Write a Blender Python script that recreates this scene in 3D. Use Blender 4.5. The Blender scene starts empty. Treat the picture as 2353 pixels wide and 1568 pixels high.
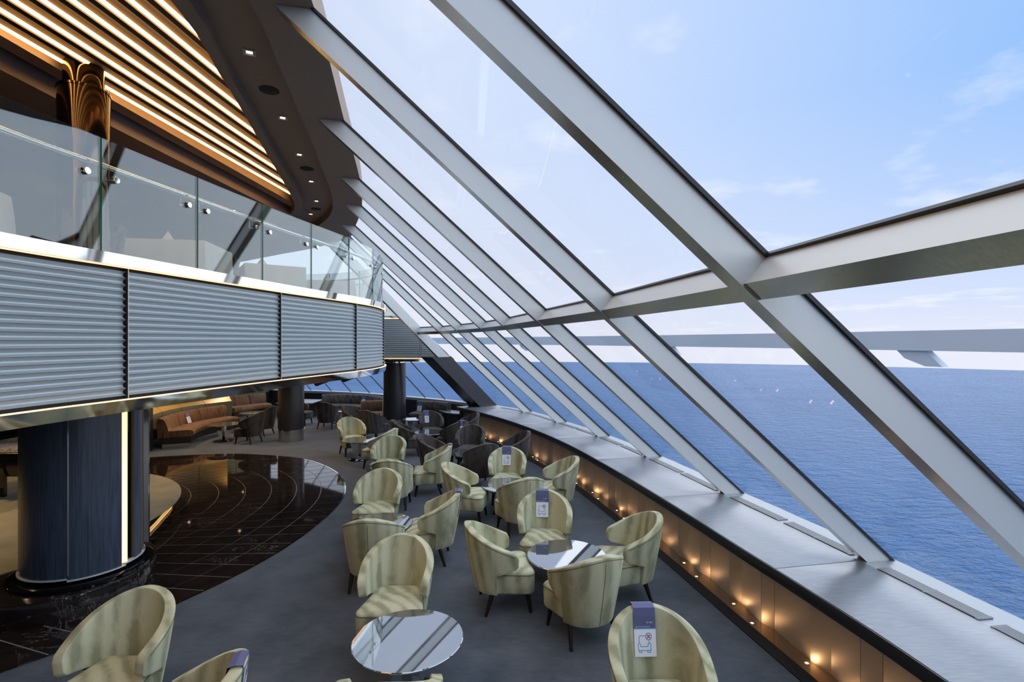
import bpy, bmesh, math, random
from mathutils import Vector, Matrix
PI = math.pi
R = math.radians
random.seed(7)
S = bpy.context.scene
COL = S.collection

# ------------------------------------------------------------------ camera
cam_d = bpy.data.cameras.new('camera')
cam_d.lens = 18.0; cam_d.sensor_width = 36.0; cam_d.sensor_fit = 'HORIZONTAL'
cam_d.clip_start = 0.05; cam_d.clip_end = 5000
cam = bpy.data.objects.new('camera', cam_d); COL.objects.link(cam)
cam.location = (0, 0, 2.6); cam.rotation_euler = (PI/2, 0, 0)
S.camera = cam
S.view_settings.view_transform = 'Standard'; S.view_settings.look = 'None'
S.view_settings.gamma = 1.0; S.view_settings.use_curve_mapping = False
S.view_settings.exposure = 0.0
S.cycles.max_bounces = 8; S.cycles.diffuse_bounces = 4; S.cycles.glossy_bounces = 4
S.cycles.transparent_max_bounces = 24; S.cycles.transmission_bounces = 6
S.cycles.caustics_reflective = False; S.cycles.caustics_refractive = False
S.cycles.sample_clamp_indirect = 6.0
S.cycles.use_denoising = True

# ------------------------------------------------------------------ world: pale bright sky, bluer away from the sun, thin clouds
SKY_STRENGTH = 1.12
W = bpy.data.worlds.new('sky'); S.world = W; W.use_nodes = True
nt = W.node_tree; nt.nodes.clear()
def wn(t, **k):
    n = nt.nodes.new(t)
    for a, b in k.items(): setattr(n, a, b)
    return n
def wmath(op, a, b=None, clamp=False):
    n = wn('ShaderNodeMath', operation=op); n.use_clamp = clamp
    for i, v in enumerate((a, b)):
        if v is None: continue
        if isinstance(v, (int, float)): n.inputs[i].default_value = v
        else: nt.links.new(v, n.inputs[i])
    return n.outputs[0]
def wmix(f, a, b):
    n = wn('ShaderNodeMix', data_type='RGBA'); 
    nt.links.new(f, n.inputs[0])
    for i, v in ((6, a), (7, b)):
        if isinstance(v, tuple): n.inputs[i].default_value = (*v, 1)
        else: nt.links.new(v, n.inputs[i])
    return n.outputs[2]
tc = wn('ShaderNodeTexCoord')
sep = wn('ShaderNodeSeparateXYZ'); nt.links.new(tc.outputs['Generated'], sep.inputs[0])
dot = wn('ShaderNodeVectorMath', operation='DOT_PRODUCT')
nt.links.new(tc.outputs['Generated'], dot.inputs[0]); dot.inputs[1].default_value = Vector((-0.62, 0.72, 0.30)).normalized()
f1 = wmath('MULTIPLY_ADD', dot.outputs['Value'], -1.15); f1.node.inputs[2].default_value = 0.98; f1.node.use_clamp = True
el = wmath('MULTIPLY', sep.outputs['Z'], 2.6, True)
el2 = wmath('POWER', el, 0.8)
f2 = wmath('MULTIPLY', f1, el2, True)
blue = (0.20, 0.45, 0.90); pale = (0.64, 0.73, 0.93); hor = (0.78, 0.80, 0.92)
up = wmix(el2, hor, pale)
skyc = wmix(f2, up, blue)
# clouds
mp = wn('ShaderNodeVectorMath', operation='DIVIDE')
zz = wmath('ADD', wmath('MAXIMUM', sep.outputs['Z'], 0.0), 0.12)
cmb = wn('ShaderNodeCombineXYZ')
for i in range(3): nt.links.new(zz, cmb.inputs[i])
nt.links.new(tc.outputs['Generated'], mp.inputs[0]); nt.links.new(cmb.outputs[0], mp.inputs[1])
ns = wn('ShaderNodeTexNoise'); ns.inputs['Scale'].default_value = 1.6; ns.inputs['Detail'].default_value = 7; ns.inputs['Roughness'].default_value = 0.58
nt.links.new(mp.outputs[0], ns.inputs['Vector'])
cl = wmath('MULTIPLY', wmath('SUBTRACT', ns.outputs['Fac'], 0.56), 4.5, True)
cl = wmath('MULTIPLY', cl, 0.75)
skyc = wmix(cl, skyc, (0.93, 0.94, 0.98))
bg = wn('ShaderNodeBackground'); nt.links.new(skyc, bg.inputs['Color']); bg.inputs['Strength'].default_value = SKY_STRENGTH
wo = wn('ShaderNodeOutputWorld'); nt.links.new(bg.outputs[0], wo.inputs['Surface'])

# added fill: wide soft sun lamp from the window side, brightens the interior
sd = bpy.data.lights.new('daylight_fill', 'SUN'); sd.energy = 3.0; sd.angle = R(140); sd.color = (1.0, 0.98, 0.95)
so = bpy.data.objects.new('daylight_fill', sd); COL.objects.link(so); so.location = (20, 10, 30)
so.rotation_euler = Vector((-0.75, -0.02, -0.66)).to_track_quat('-Z', 'Y').to_euler()

# ------------------------------------------------------------------ materials
MATS = {}
def mat(name, color, rough=0.5, metal=0.0, emit=None, estr=0.0, spec=0.5, sheen=0.0, coat=0.0, alpha=None):
    m = bpy.data.materials.new(name); m.use_nodes = True
    b = m.node_tree.nodes['Principled BSDF']
    b.inputs['Base Color'].default_value = (*color, 1); b.inputs['Roughness'].default_value = rough
    b.inputs['Metallic'].default_value = metal; b.inputs['Specular IOR Level'].default_value = spec
    b.inputs['Sheen Weight'].default_value = sheen; b.inputs['Coat Weight'].default_value = coat
    if sheen: b.inputs['Sheen Roughness'].default_value = 0.35
    if emit: b.inputs['Emission Color'].default_value = (*emit, 1); b.inputs['Emission Strength'].default_value = estr
    MATS[name] = m
    return m
def N(m, t, **k):
    n = m.node_tree.nodes.new(t)
    for a, b in k.items(): setattr(n, a, b)
    return n
def L(m, a, b): m.node_tree.links.new(a, b)
def bsdf(m): return m.node_tree.nodes['Principled BSDF']
def ramp(m, fac, stops):
    r = N(m, 'ShaderNodeValToRGB'); L(m, fac, r.inputs[0])
    e = r.color_ramp.elements
    while len(e) < len(stops): e.new(0.5)
    for i, (p, c) in enumerate(stops): e[i].position = p; e[i].color = (*c, 1)
    return r.outputs[0]
def noise(m, coord, scale, detail=4, rough=0.5, stretch=(1, 1, 1), dist=0.0):
    mp = N(m, 'ShaderNodeMapping'); mp.inputs['Scale'].default_value = stretch; L(m, coord, mp.inputs[0])
    n = N(m, 'ShaderNodeTexNoise'); n.inputs['Scale'].default_value = scale; n.inputs['Detail'].default_value = detail
    n.inputs['Roughness'].default_value = rough; n.inputs['Distortion'].default_value = dist
    L(m, mp.outputs[0], n.inputs['Vector']); return n.outputs['Fac']
def bump(m, h, strength=0.2, dist=0.01):
    b = N(m, 'ShaderNodeBump'); b.inputs['Strength'].default_value = strength; b.inputs['Distance'].default_value = dist
    L(m, h, b.inputs['Height']); L(m, b.outputs[0], bsdf(m).inputs['Normal']); return b
def ocoord(m): return N(m, 'ShaderNodeTexCoord').outputs['Object']
def wcoord(m): return N(m, 'ShaderNodeNewGeometry').outputs['Position']

# carpet
m = mat('carpet', (0.05, 0.06, 0.075), 0.95, sheen=0.35)
c = wcoord(m)
n1 = noise(m, c, 2.2, 5, 0.6); n2 = noise(m, c, 160, 3, 0.7)
mx = N(m, 'ShaderNodeMath', operation='MULTIPLY_ADD'); L(m, n2, mx.inputs[0]); mx.inputs[1].default_value = 0.7; L(m, n1, mx.inputs[2])
n3 = noise(m, c, 9, 5, 0.7, (1, 2.5, 1)); mx2 = N(m, 'ShaderNodeMath', operation='MULTIPLY_ADD'); L(m, n3, mx2.inputs[0]); mx2.inputs[1].default_value = 0.5; L(m, mx.outputs[0], mx2.inputs[2])
mx3 = N(m, 'ShaderNodeMath', operation='MULTIPLY'); L(m, mx2.outputs[0], mx3.inputs[0]); mx3.inputs[1].default_value = 0.5
L(m, ramp(m, mx3.outputs[0], [(0.44, (0.034, 0.046, 0.057)), (0.67, (0.088, 0.098, 0.117))]), bsdf(m).inputs['Base Color'])
bump(m, n2, 0.35, 0.004)
# stage carpet
m = mat('stage_carpet', (0.28, 0.25, 0.13), 0.95, sheen=0.3)
c = wcoord(m); n1 = noise(m, c, 3, 5, 0.6); n2 = noise(m, c, 150, 3, 0.7)
L(m, ramp(m, n1, [(0.3, (0.22, 0.20, 0.105)), (0.7, (0.34, 0.30, 0.17))]), bsdf(m).inputs['Base Color']); bump(m, n2, 0.3, 0.004)
# black veined marble
m = mat('marble', (0.012, 0.009, 0.008), 0.04, spec=0.6)
c = wcoord(m)
w = N(m, 'ShaderNodeTexNoise'); w.inputs['Scale'].default_value = 1.6; w.inputs['Detail'].default_value = 8; w.inputs['Roughness'].default_value = 0.62; w.inputs['Distortion'].default_value = 1.2
mp_ = N(m, 'ShaderNodeMapping'); mp_.inputs['Rotation'].default_value = (0, 0, 0.7); mp_.inputs['Scale'].default_value = (1, 2.2, 1); L(m, c, mp_.inputs[0]); L(m, mp_.outputs[0], w.inputs['Vector'])
s1 = N(m, 'ShaderNodeMath', operation='SUBTRACT'); L(m, w.outputs['Fac'], s1.inputs[0]); s1.inputs[1].default_value = 0.5
s2 = N(m, 'ShaderNodeMath', operation='ABSOLUTE'); L(m, s1.outputs[0], s2.inputs[0])
vein = ramp(m, s2.outputs[0], [(0.0, (1, 1, 1)), (0.0035, (0, 0, 0))])
gate = ramp(m, noise(m, c, 1.3, 3, 0.5, (1, 1, 1)), [(0.5, (0, 0, 0)), (0.6, (1, 1, 1))])
g2 = N(m, 'ShaderNodeMath', operation='MULTIPLY'); L(m, vein, g2.inputs[0]); L(m, gate, g2.inputs[1])
cl_ = ramp(m, noise(m, c, 6, 6, 0.7), [(0.35, (0.010, 0.007, 0.006)), (0.75, (0.032, 0.022, 0.018))])
mm = N(m, 'ShaderNodeMix', data_type='RGBA'); L(m, g2.outputs[0], mm.inputs[0]); L(m, cl_, mm.inputs[6]); mm.inputs[7].default_value = (0.34, 0.28, 0.25, 1)
L(m, mm.outputs[2], bsdf(m).inputs['Base Color'])
mat('grout', (0.30, 0.25, 0.24), 0.5)
# velvets
def velvet(name, dark, light, warm, band=0.26):
    m = mat(name, light, 0.85, sheen=0.45, spec=0.2)
    c = ocoord(m)
    oi = N(m, 'ShaderNodeObjectInfo')
    va = N(m, 'ShaderNodeVectorMath', operation='ADD'); L(m, c, va.inputs[0])
    sc = N(m, 'ShaderNodeVectorMath', operation='SCALE'); L(m, oi.outputs['Random'], sc.inputs['Scale']); sc.inputs[0].default_value = (3.1, 1.7, 0)
    L(m, sc.outputs[0], va.inputs[1])
    wv = N(m, 'ShaderNodeTexWave', wave_type='BANDS', bands_direction='DIAGONAL', wave_profile='SIN')
    wv.inputs['Scale'].default_value = 3.0; wv.inputs['Distortion'].default_value = 5.0; wv.inputs['Detail'].default_value = 1.5; wv.inputs['Detail Scale'].default_value = 0.55
    mpp = N(m, 'ShaderNodeMapping'); mpp.inputs['Scale'].default_value = (1.3, 1.3, 0.25); L(m, va.outputs[0], mpp.inputs[0]); L(m, mpp.outputs[0], wv.inputs['Vector'])
    n = noise(m, va.outputs[0], 5, 5, 0.65, (1, 1, 0.5), 0.6)
    fac = N(m, 'ShaderNodeMath', operation='MULTIPLY_ADD'); L(m, wv.outputs['Fac'], fac.inputs[0]); fac.inputs[1].default_value = band; L(m, n, fac.inputs[2])
    k0 = 0.32+0.5*band; col = ramp(m, fac.outputs[0], [(k0, dark), (k0+0.13, tuple((a+b)/2 for a, b in zip(dark, light))), (k0+0.30, light)])
    L(m, col, bsdf(m).inputs['Base Color'])
    bsdf(m).inputs['Sheen Tint'].default_value = (*warm, 1)
    nn = noise(m, c, 220, 2, 0.6); bump(m, nn, 0.12, 0.002)
velvet('green_velvet', (0.29, 0.285, 0.175), (0.52, 0.51, 0.34), (0.8, 0.85, 0.6), 0.30)
velvet('dark_velvet', (0.032, 0.027, 0.024), (0.080, 0.070, 0.063), (0.6, 0.55, 0.5), 0.18)
velvet('brown_velvet', (0.075, 0.040, 0.022), (0.17, 0.092, 0.052), (0.8, 0.55, 0.35), 0.08)
mat('seam_green', (0.10, 0.095, 0.045), 0.8); mat('seam_dark', (0.01, 0.009, 0.008), 0.8)
m = mat('black_wood', (0.008, 0.006, 0.005), 0.4)
# metals
def brushed(name, col, rough, stretch, k=0.08):
    m = mat(name, col, rough, 1.0)
    n = noise(m, ocoord(m), 12, 4, 0.6, stretch)
    mr = N(m, 'ShaderNodeMapRange'); mr.inputs['To Min'].default_value = rough - k; mr.inputs['To Max'].default_value = rough + k
    L(m, n, mr.inputs['Value']); L(m, mr.outputs[0], bsdf(m).inputs['Roughness'])
    return m
brushed('satin_aluminium', (0.66, 0.67, 0.64), 0.42, (6, 6, 0.6)); bsdf(MATS['satin_aluminium']).inputs['Metallic'].default_value = 0.25
brushed('steel_inner', (0.56, 0.56, 0.54), 0.24, (6, 6, 0.6))
brushed('brass_bronze', (0.60, 0.47, 0.36), 0.50, (0.4, 0.4, 14), 0.06); bsdf(MATS['brass_bronze']).inputs['Metallic'].default_value = 0.6
brushed('ledge_metal', (0.40, 0.30, 0.21), 0.12, (1, 1, 1), 0.03)
mat('chrome', (0.80, 0.80, 0.78), 0.06, 1.0)
mat('bronze_gloss', (0.15, 0.105, 0.075), 0.10, 1.0)
mat('dark_chrome', (0.10, 0.085, 0.075), 0.08, 1.0)
mat('gasket', (0.012, 0.012, 0.014), 0.4)
mat('lacquer', (0.014, 0.014, 0.016), 0.28)
mat('dark_clad', (0.020, 0.021, 0.026), 0.30)
mat('black', (0.004, 0.004, 0.004), 0.5)
mat('black_gloss', (0.004, 0.004, 0.005), 0.05)
# worktop: satin graphite
m = mat('worktop', (0.115, 0.125, 0.14), 0.30, 0.55, spec=0.75)
n = noise(m, wcoord(m), 9, 4, 0.6, (1.0, 10, 1))
L(m, ramp(m, n, [(0.3, (0.20, 0.22, 0.245)), (0.7, (0.28, 0.30, 0.33))]), bsdf(m).inputs['Base Color'])
m = mat('outer_sill', (0.40, 0.42, 0.43), 0.35, 0.4)
# louvre
m = mat('louvre', (0.52, 0.57, 0.575), 0.40, 0.45)
mat('recess', (0.03, 0.03, 0.032), 0.7)
# timber dark blue veneer
m = mat('blue_veneer', (0.03, 0.04, 0.06), 0.30)
n = noise(m, ocoord(m), 10, 6, 0.6, (6, 6, 0.25), 0.6)
L(m, ramp(m, n, [(0.3, (0.022, 0.030, 0.046)), (0.7, (0.062, 0.080, 0.115))]), bsdf(m).inputs['Base Color'])
m = mat('black_veneer', (0.012, 0.012, 0.013), 0.35)
n = noise(m, ocoord(m), 10, 6, 0.6, (6, 6, 0.25), 0.6)
L(m, ramp(m, n, [(0.3, (0.007, 0.007, 0.008)), (0.7, (0.022, 0.022, 0.024))]), bsdf(m).inputs['Base Color'])
# taupe paint
mat('taupe', (0.37, 0.25, 0.17), 0.55)
mat('taupe_dark', (0.07, 0.054, 0.043), 0.6)
mat('slat_brown', (0.46, 0.30, 0.16), 0.5)
mat('slat_dark', (0.055, 0.036, 0.024), 0.55)
mat('led', (1, 0.8, 0.5), 0.5, emit=(1.0, 0.60, 0.22), estr=12.0)
mat('led_soft', (1, 0.8, 0.6), 0.5, emit=(1.0, 0.55, 0.24), estr=2.0)
mat('led_gold', (1, 0.7, 0.3), 0.5, emit=(1.0, 0.55, 0.16), estr=0.8)
mat('lamp', (1, 0.9, 0.7), 0.5, emit=(1.0, 0.70, 0.42), estr=8.0)
mat('lamp_frame', (0.55, 0.52, 0.50), 0.4)
mat('paper_blue', (0.095, 0.105, 0.22), 0.6); mat('paper_white', (0.80, 0.80, 0.84), 0.7)
mat('print_blue', (0.07, 0.33, 0.66), 0.6); mat('print_red', (0.62, 0.03, 0.06), 0.6); mat('print_cyan', (0.10, 0.42, 0.72), 0.6)
mat('linen', (0.78, 0.74, 0.69), 0.85)
m = mat('mirror_glass', (0.42, 0.44, 0.46), 0.025, 0.9)
mat('glass_edge', (0.10, 0.16, 0.14), 0.1)
mat('gold_leather', (0.40, 0.27, 0.08), 0.35); mat('olive_leather', (0.10, 0.095, 0.05), 0.4)
mat('wall_dark', (0.020, 0.018, 0.017), 0.6); mat('wall_grey', (0.16, 0.165, 0.175), 0.6)
mat('white_paint', (0.93, 0.93, 0.91), 0.5)
mat('speaker_mesh', (0.03, 0.024, 0.02), 0.8)
mat('piano_gold', (0.55, 0.40, 0.20), 0.25, 0.8)
def glass(name, tint, refl, rough=0.0, edge=0.6):
    m = bpy.data.materials.new(name); m.use_nodes = True; t = m.node_tree; t.nodes.clear()
    o = t.nodes.new('ShaderNodeOutputMaterial'); a = t.nodes.new('ShaderNodeBsdfTransparent'); g = t.nodes.new('ShaderNodeBsdfGlossy')
    a.inputs[0].default_value = (*tint, 1); g.inputs['Roughness'].default_value = rough; g.inputs['Color'].default_value = (0.92, 0.95, 0.95, 1)
    f = t.nodes.new('ShaderNodeLayerWeight'); f.inputs[0].default_value = 0.5
    pw = t.nodes.new('ShaderNodeMath'); pw.operation = 'POWER'; pw.inputs[1].default_value = 4.0; t.links.new(f.outputs['Facing'], pw.inputs[0])
    ad = t.nodes.new('ShaderNodeMath'); ad.operation = 'MULTIPLY_ADD'; ad.use_clamp = True; ad.inputs[1].default_value = edge; ad.inputs[2].default_value = refl; t.links.new(pw.outputs[0], ad.inputs[0])
    mx = t.nodes.new('ShaderNodeMixShader'); t.links.new(ad.outputs[0], mx.inputs[0]); t.links.new(a.outputs[0], mx.inputs[1]); t.links.new(g.outputs[0], mx.inputs[2])
    t.links.new(mx.outputs[0], o.inputs[0]); MATS[name] = m
glass('window_glass', (0.99, 0.992, 0.99), 0.004, 0.0, 0.15)
glass('rail_glass', (0.82, 0.87, 0.86), 0.09, 0.0, 0.6)
m = mat('green_edge', (0.02, 0.16, 0.08), 0.1, emit=(0.1, 0.5, 0.3), estr=0.0)
# sea
m = mat('sea', (0.012, 0.085, 0.30), 0.30, spec=0.07)
c = wcoord(m)
na = noise(m, c, 0.16, 6, 0.62, (1.0, 1.7, 1), 0.5); nb = noise(m, c, 0.55, 5, 0.6, (1, 1.5, 1), 0.4)
ad = N(m, 'ShaderNodeMath', operation='MULTIPLY_ADD'); L(m, nb, ad.inputs[0]); ad.inputs[1].default_value = 0.5; L(m, na, ad.inputs[2])
bb = bump(m, ad.outputs[0], 1.0, 11.0)
L(m, ramp(m, noise(m, c, 0.02, 3, 0.5), [(0.3, (0.016, 0.215, 0.55)), (0.7, (0.032, 0.265, 0.64))]), bsdf(m).inputs['Base Color'])

# ------------------------------------------------------------------ object helpers
def tag(o, label=None, cat=None, group=None, kind=None):
    if label: o['label'] = label
    if cat: o['category'] = cat
    if group: o['group'] = group
    if kind: o['kind'] = kind
    return o
def thing(name, label, cat, loc=(0, 0, 0), rz=0.0, group=None, kind=None):
    o = bpy.data.objects.new(name, None); COL.objects.link(o); o.empty_display_size = 0.1
    o.location = loc; o.rotation_euler = (0, 0, rz)
    return tag(o, label, cat, group, kind)
def link(name, me, mt, parent=None, loc=None, rz=None):
    o = bpy.data.objects.new(name, me); COL.objects.link(o)
    if mt is not None and len(me.materials) == 0: me.materials.append(MATS[mt])
    if parent is not None: o.parent = parent
    if loc is not None: o.location = loc
    if rz is not None: o.rotation_euler = (0, 0, rz)
    return o
class MB:
    def __init__(s): s.v = []; s.f = []
    def add(s, vs, fs):
        b = len(s.v); s.v += [tuple(p) for p in vs]; s.f += [tuple(b+i for i in q) for q in fs]; return s
    def box(s, c, d, mtx=None):
        x, y, z = (k/2 for k in d)
        vs = [Vector((sx*x, sy*y, sz*z)) for sz in (-1, 1) for sy in (-1, 1) for sx in (-1, 1)]
        if mtx is not None: vs = [mtx @ v for v in vs]
        vs = [v + Vector(c) for v in vs]
        return s.add(vs, [(0, 2, 3, 1), (4, 5, 7, 6), (0, 1, 5, 4), (2, 6, 7, 3), (0, 4, 6, 2), (1, 3, 7, 5)])
    def hexa(s, b, t):   # bottom 4, top 4 corners
        return s.add(list(b)+list(t), [(3, 2, 1, 0), (4, 5, 6, 7), (0, 1, 5, 4), (1, 2, 6, 5), (2, 3, 7, 6), (3, 0, 4, 7)])
    def loft(s, rings, cap=True, closed=True):
        n = len(rings[0]); vs = [p for r in rings for p in r]; fs = []
        for i in range(len(rings)-1):
            for j in range(n if closed else n-1):
                k = (j+1) % n
                fs.append((i*n+j, i*n+k, (i+1)*n+k, (i+1)*n+j))
        if cap: fs.append(tuple(range(n-1, -1, -1))); fs.append(tuple((len(rings)-1)*n+j for j in range(n)))
        return s.add(vs, fs)
    def lathe(s, prof, n=32, c=(0, 0, 0), a0=0.0, a1=2*PI):
        full = abs(a1-a0-2*PI) < 1e-6
        rings = []
        for r, z in prof:
            rings.append([(c[0]+r*math.cos(a0+(a1-a0)*j/(n if full else n-1)), c[1]+r*math.sin(a0+(a1-a0)*j/(n if full else n-1)), c[2]+z) for j in range(n)])
        return s.loft(rings, cap=full, closed=full)
    def tube(s, pts, r, n=8, closed=False):
        pts = [Vector(p) for p in pts]; rings = []
        m = len(pts)
        for i, p in enumerate(pts):
            a = pts[(i-1) % m] if (closed or i > 0) else p; b = pts[(i+1) % m] if (closed or i < m-1) else p
            t = (b-a).normalized(); u = t.cross(Vector((0, 0, 1)))
            if u.length < 1e-3: u = t.cross(Vector((0, 1, 0)))
            u.normalize(); w = u.cross(t)
            rr = r[i] if isinstance(r, (list, tuple)) else r
            rings.append([p+rr*(u*math.cos(2*PI*j/n)+w*math.sin(2*PI*j/n)) for j in range(n)])
        if closed: rings.append(rings[0])
        return s.loft(rings, cap=not closed)
    def prism(s, poly, z0, z1):
        n = len(poly)
        return s.loft([[(x, y, z0) for x, y in poly], [(x, y, z1) for x, y in poly]])
    def strip(s, left, right):
        n = len(left)
        return s.add(list(left)+list(right), [(i, i+1, n+i+1, n+i) for i in range(n-1)])
    def mesh(s, name='m', smooth=None):
        me = bpy.data.meshes.new(name); me.from_pydata([tuple(v) for v in s.v], [], s.f); me.validate()
        b = bmesh.new(); b.from_mesh(me); bmesh.ops.recalc_face_normals(b, faces=b.faces); b.to_mesh(me); b.free()
        if smooth is not None:
            me.shade_smooth(); me.set_sharp_from_angle(angle=R(smooth))
        me.update(); return me
    def build(s, name, mt, parent=None, smooth=None, loc=None, rz=None, bevel=0):
        me = s.mesh(name, smooth)
        if bevel: me = bevelled(me, bevel)
        return link(name, me, mt, parent, loc, rz)
def baked(me, mods):
    o = bpy.data.objects.new('tmp', me); COL.objects.link(o)
    for t, kw in mods:
        md = o.modifiers.new('m', t)
        for k, v in kw.items(): setattr(md, k, v)
    dg = bpy.context.evaluated_depsgraph_get(); out = bpy.data.meshes.new_from_object(o.evaluated_get(dg))
    bpy.data.objects.remove(o); return out
def bevelled(me, w, seg=2):
    out = baked(me, [('BEVEL', dict(width=w, segments=seg, limit_method='ANGLE', angle_limit=R(35)))])
    out.shade_smooth(); out.set_sharp_from_angle(angle=R(40)); return out
class Curve2:
    def __init__(s, pts, n=24):
        P = [Vector(p) for p in pts]; P = [2*P[0]-P[1]] + P + [2*P[-1]-P[-2]]
        q = []
        for i in range(1, len(P)-2):
            for k in range(n):
                t = k/n; a, b, c, d = P[i-1:i+3]
                q.append(0.5*((2*b)+(c-a)*t+(2*a-5*b+4*c-d)*t*t+(3*b-a-3*c+d)*t**3))
        q.append(P[-2]); s.q = q; s.l = [0.0]
        for i in range(1, len(q)): s.l.append(s.l[-1]+(q[i]-q[i-1]).length)
        s.length = s.l[-1]
    def at(s, t):
        t = min(max(t, 0), s.length)
        lo, hi = 0, len(s.l)-1
        while hi-lo > 1:
            md = (lo+hi)//2
            if s.l[md] <= t: lo = md
            else: hi = md
        f = (t-s.l[lo])/max(s.l[hi]-s.l[lo], 1e-9)
        return s.q[lo].lerp(s.q[hi], f)
    def tan(s, t, e=0.4): return (s.at(min(t+e, s.length))-s.at(max(t-e, 0))).normalized()
    def near(s, p):
        p = Vector(p); i = min(range(len(s.q)), key=lambda i: (s.q[i]-p).length); return s.l[i]
    def seg(s, a, b, step=0.15):
        n = max(2, int(abs(b-a)/step)+2); return [a+(b-a)*i/(n-1) for i in range(n)]
def left_n(t): return Vector((-t.y, t.x))
def sweep(curve, a, b, prof, step=0.15, side=1, e=0.4):
    """prof = closed loop of (offset to the left of travel * side, z)"""
    rings = []
    for t in curve.seg(a, b, step):
        p = curve.at(t); nn = left_n(curve.tan(t, e))*side
        rings.append([(p.x+nn.x*o, p.y+nn.y*o, z) for o, z in prof])
    return MB().loft(rings)

# ------------------------------------------------------------------ key plan curves
ZS, ZC, RUN = 0.69, 4.94, 4.8           # sill height, ceiling edge height, horizontal run of the raked glazing
GB = Curve2([(4.25, -7.5), (4.15, -4.5), (4.0, -1.5), (3.85, 0.55), (3.62, 2.55), (3.32, 4.53), (2.90, 6.5), (2.46, 8.55), (1.95, 10.4), (1.27, 12.2),
             (0.50, 13.96), (-0.62, 15.45), (-1.46, 16.25), (-2.22, 16.9), (-3.04, 17.5), (-4.8, 18.7), (-5.77, 19.25), (-6.69, 19.65), (-7.58, 19.95), (-8.6, 20.2), (-10.5, 20.5)])
EC = Curve2([(3.0, -7.5), (2.85, -3.0), (2.66, 0.5), (2.45, 2.87), (2.29, 3.89), (2.14, 4.64), (1.84, 6.2), (1.45, 7.94), (0.98, 9.69), (0.33, 11.43), (-0.51, 13.15), (-1.61, 14.92)])
BAL = Curve2([(-3.95, -6.0), (-3.85, -2.0), (-3.68, 1.5), (-3.54, 3.55), (-3.40, 4.49), (-3.05, 6.69), (-2.66, 8.65), (-2.60, 9.9), (-2.86, 11.2), (-3.6, 12.3), (-4.6, 12.9), (-6.0, 13.2)])
def inward(s):                           # horizontal direction towards the room at glass-base parameter s
    t = GB.tan(s, 1.2); return Vector((-t.y, t.x))
def facade(s, z):
    p = GB.at(s); k = (z-ZS)/(ZC-ZS)*RUN; n = inward(s)
    return Vector((p.x+n.x*k, p.y+n.y*k, z))
SM = [GB.near(p) for p in [(4.22, -6.6), (4.15, -4.4), (4.05, -2.4), (3.97, -1.0+.05), (3.85, 0.55), (3.62, 2.55), (3.32, 4.53), (2.90, 6.5), (2.46, 8.55), (1.95, 10.4), (1.27, 12.2), (0.50, 13.96)]]
SM = [SM[5]-2.0*k for k in (4, 3, 2, 1)] + SM[5:]
SM = [s for s in SM if s >= 0]
S7 = SM[-1]

# ------------------------------------------------------------------ floors
fl = MB()
poly = [(p.x-0.02, p.y) for p in GB.q[::4]] + [(-13, 20.6), (-13, -7.5)]
o = fl.prism(poly, -0.12, 0.0).build('floor', 'carpet'); tag(o, 'dark blue-grey carpeted floor of the lower lounge', 'floor', kind='structure')
FLOOR = o
# sea far below
sea = MB(); n = 96
sea.add([(0, 0, -30)] + [(800*math.cos(2*PI*i/n), 800*math.sin(2*PI*i/n), -30) for i in range(n)], [(0, 1+i, 1+(i+1) % n) for i in range(n)])
o = sea.build('sea', 'sea'); tag(o, 'deep blue rippled sea reaching to the horizon', 'sea', kind='stuff')

# black marble floor: base + ring tiles
MC = Vector((-7.6, 7.1)); RD = Vector((-9.8, 6.25))
MQ = Curve2([(-8.4, 2.6), (-6.6, 2.35), (-5.1, 2.95), (-3.99, 4.0), (-3.36, 4.93), (-2.88, 6.21), (-2.73, 7.73), (-2.92, 8.97), (-3.51, 10.17), (-4.54, 11.21), (-5.7, 11.64), (-6.74, 11.72), (-8.27, 11.29), (-9.6, 10.4)])
mb = thing('marble_floor', 'polished black veined marble dance floor with curved tile rings', 'marble floor', (-5.2, 7.5, 0), kind='structure')
out = [(p.x+5.2, p.y-7.5) for p in MQ.q[::3]]
MB().prism(out, 0.0, 0.004).build('grout_bed', 'grout', mb)
edge = MB()
rings = []
for t in MQ.seg(0, MQ.length, 0.12):
    p = MQ.at(t); nn = left_n(MQ.tan(t))
    rings.append([(p.x+5.2+nn.x*o, p.y-7.5+nn.y*o, z) for o, z in ((0.012, 0.0), (0.012, 0.012), (-0.012, 0.012), (-0.012, 0.0))])
edge.loft(rings).build('edge_strip', 'chrome', mb)
def ring_pt(s, phi):
    # point where ring of scale s (about MC) meets the ray from RD at angle phi
    d = Vector((math.cos(phi), math.sin(phi))); best = None
    prev = None
    for p in MQ.q:
        w = MC+(p-MC)*s-RD
        c = d.x*w.y-d.y*w.x
        if prev is not None and prev[0]*c <= 0 and (w.dot(d) > 0):
            f = prev[0]/(prev[0]-c) if prev[0] != c else 0
            q = prev[1].lerp(w, f)+RD
            if best is None or (q-RD).length > (best-RD).length: best = q
        prev = (c, w)
    return best
scales = [1.0-0.0795*i for i in range(9)]
phis = [R(-40)+0.0465*i for i in range(44)]
grid = [[ring_pt(s, ph) for ph in phis] for s in scales]
nt_ = 0
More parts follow.
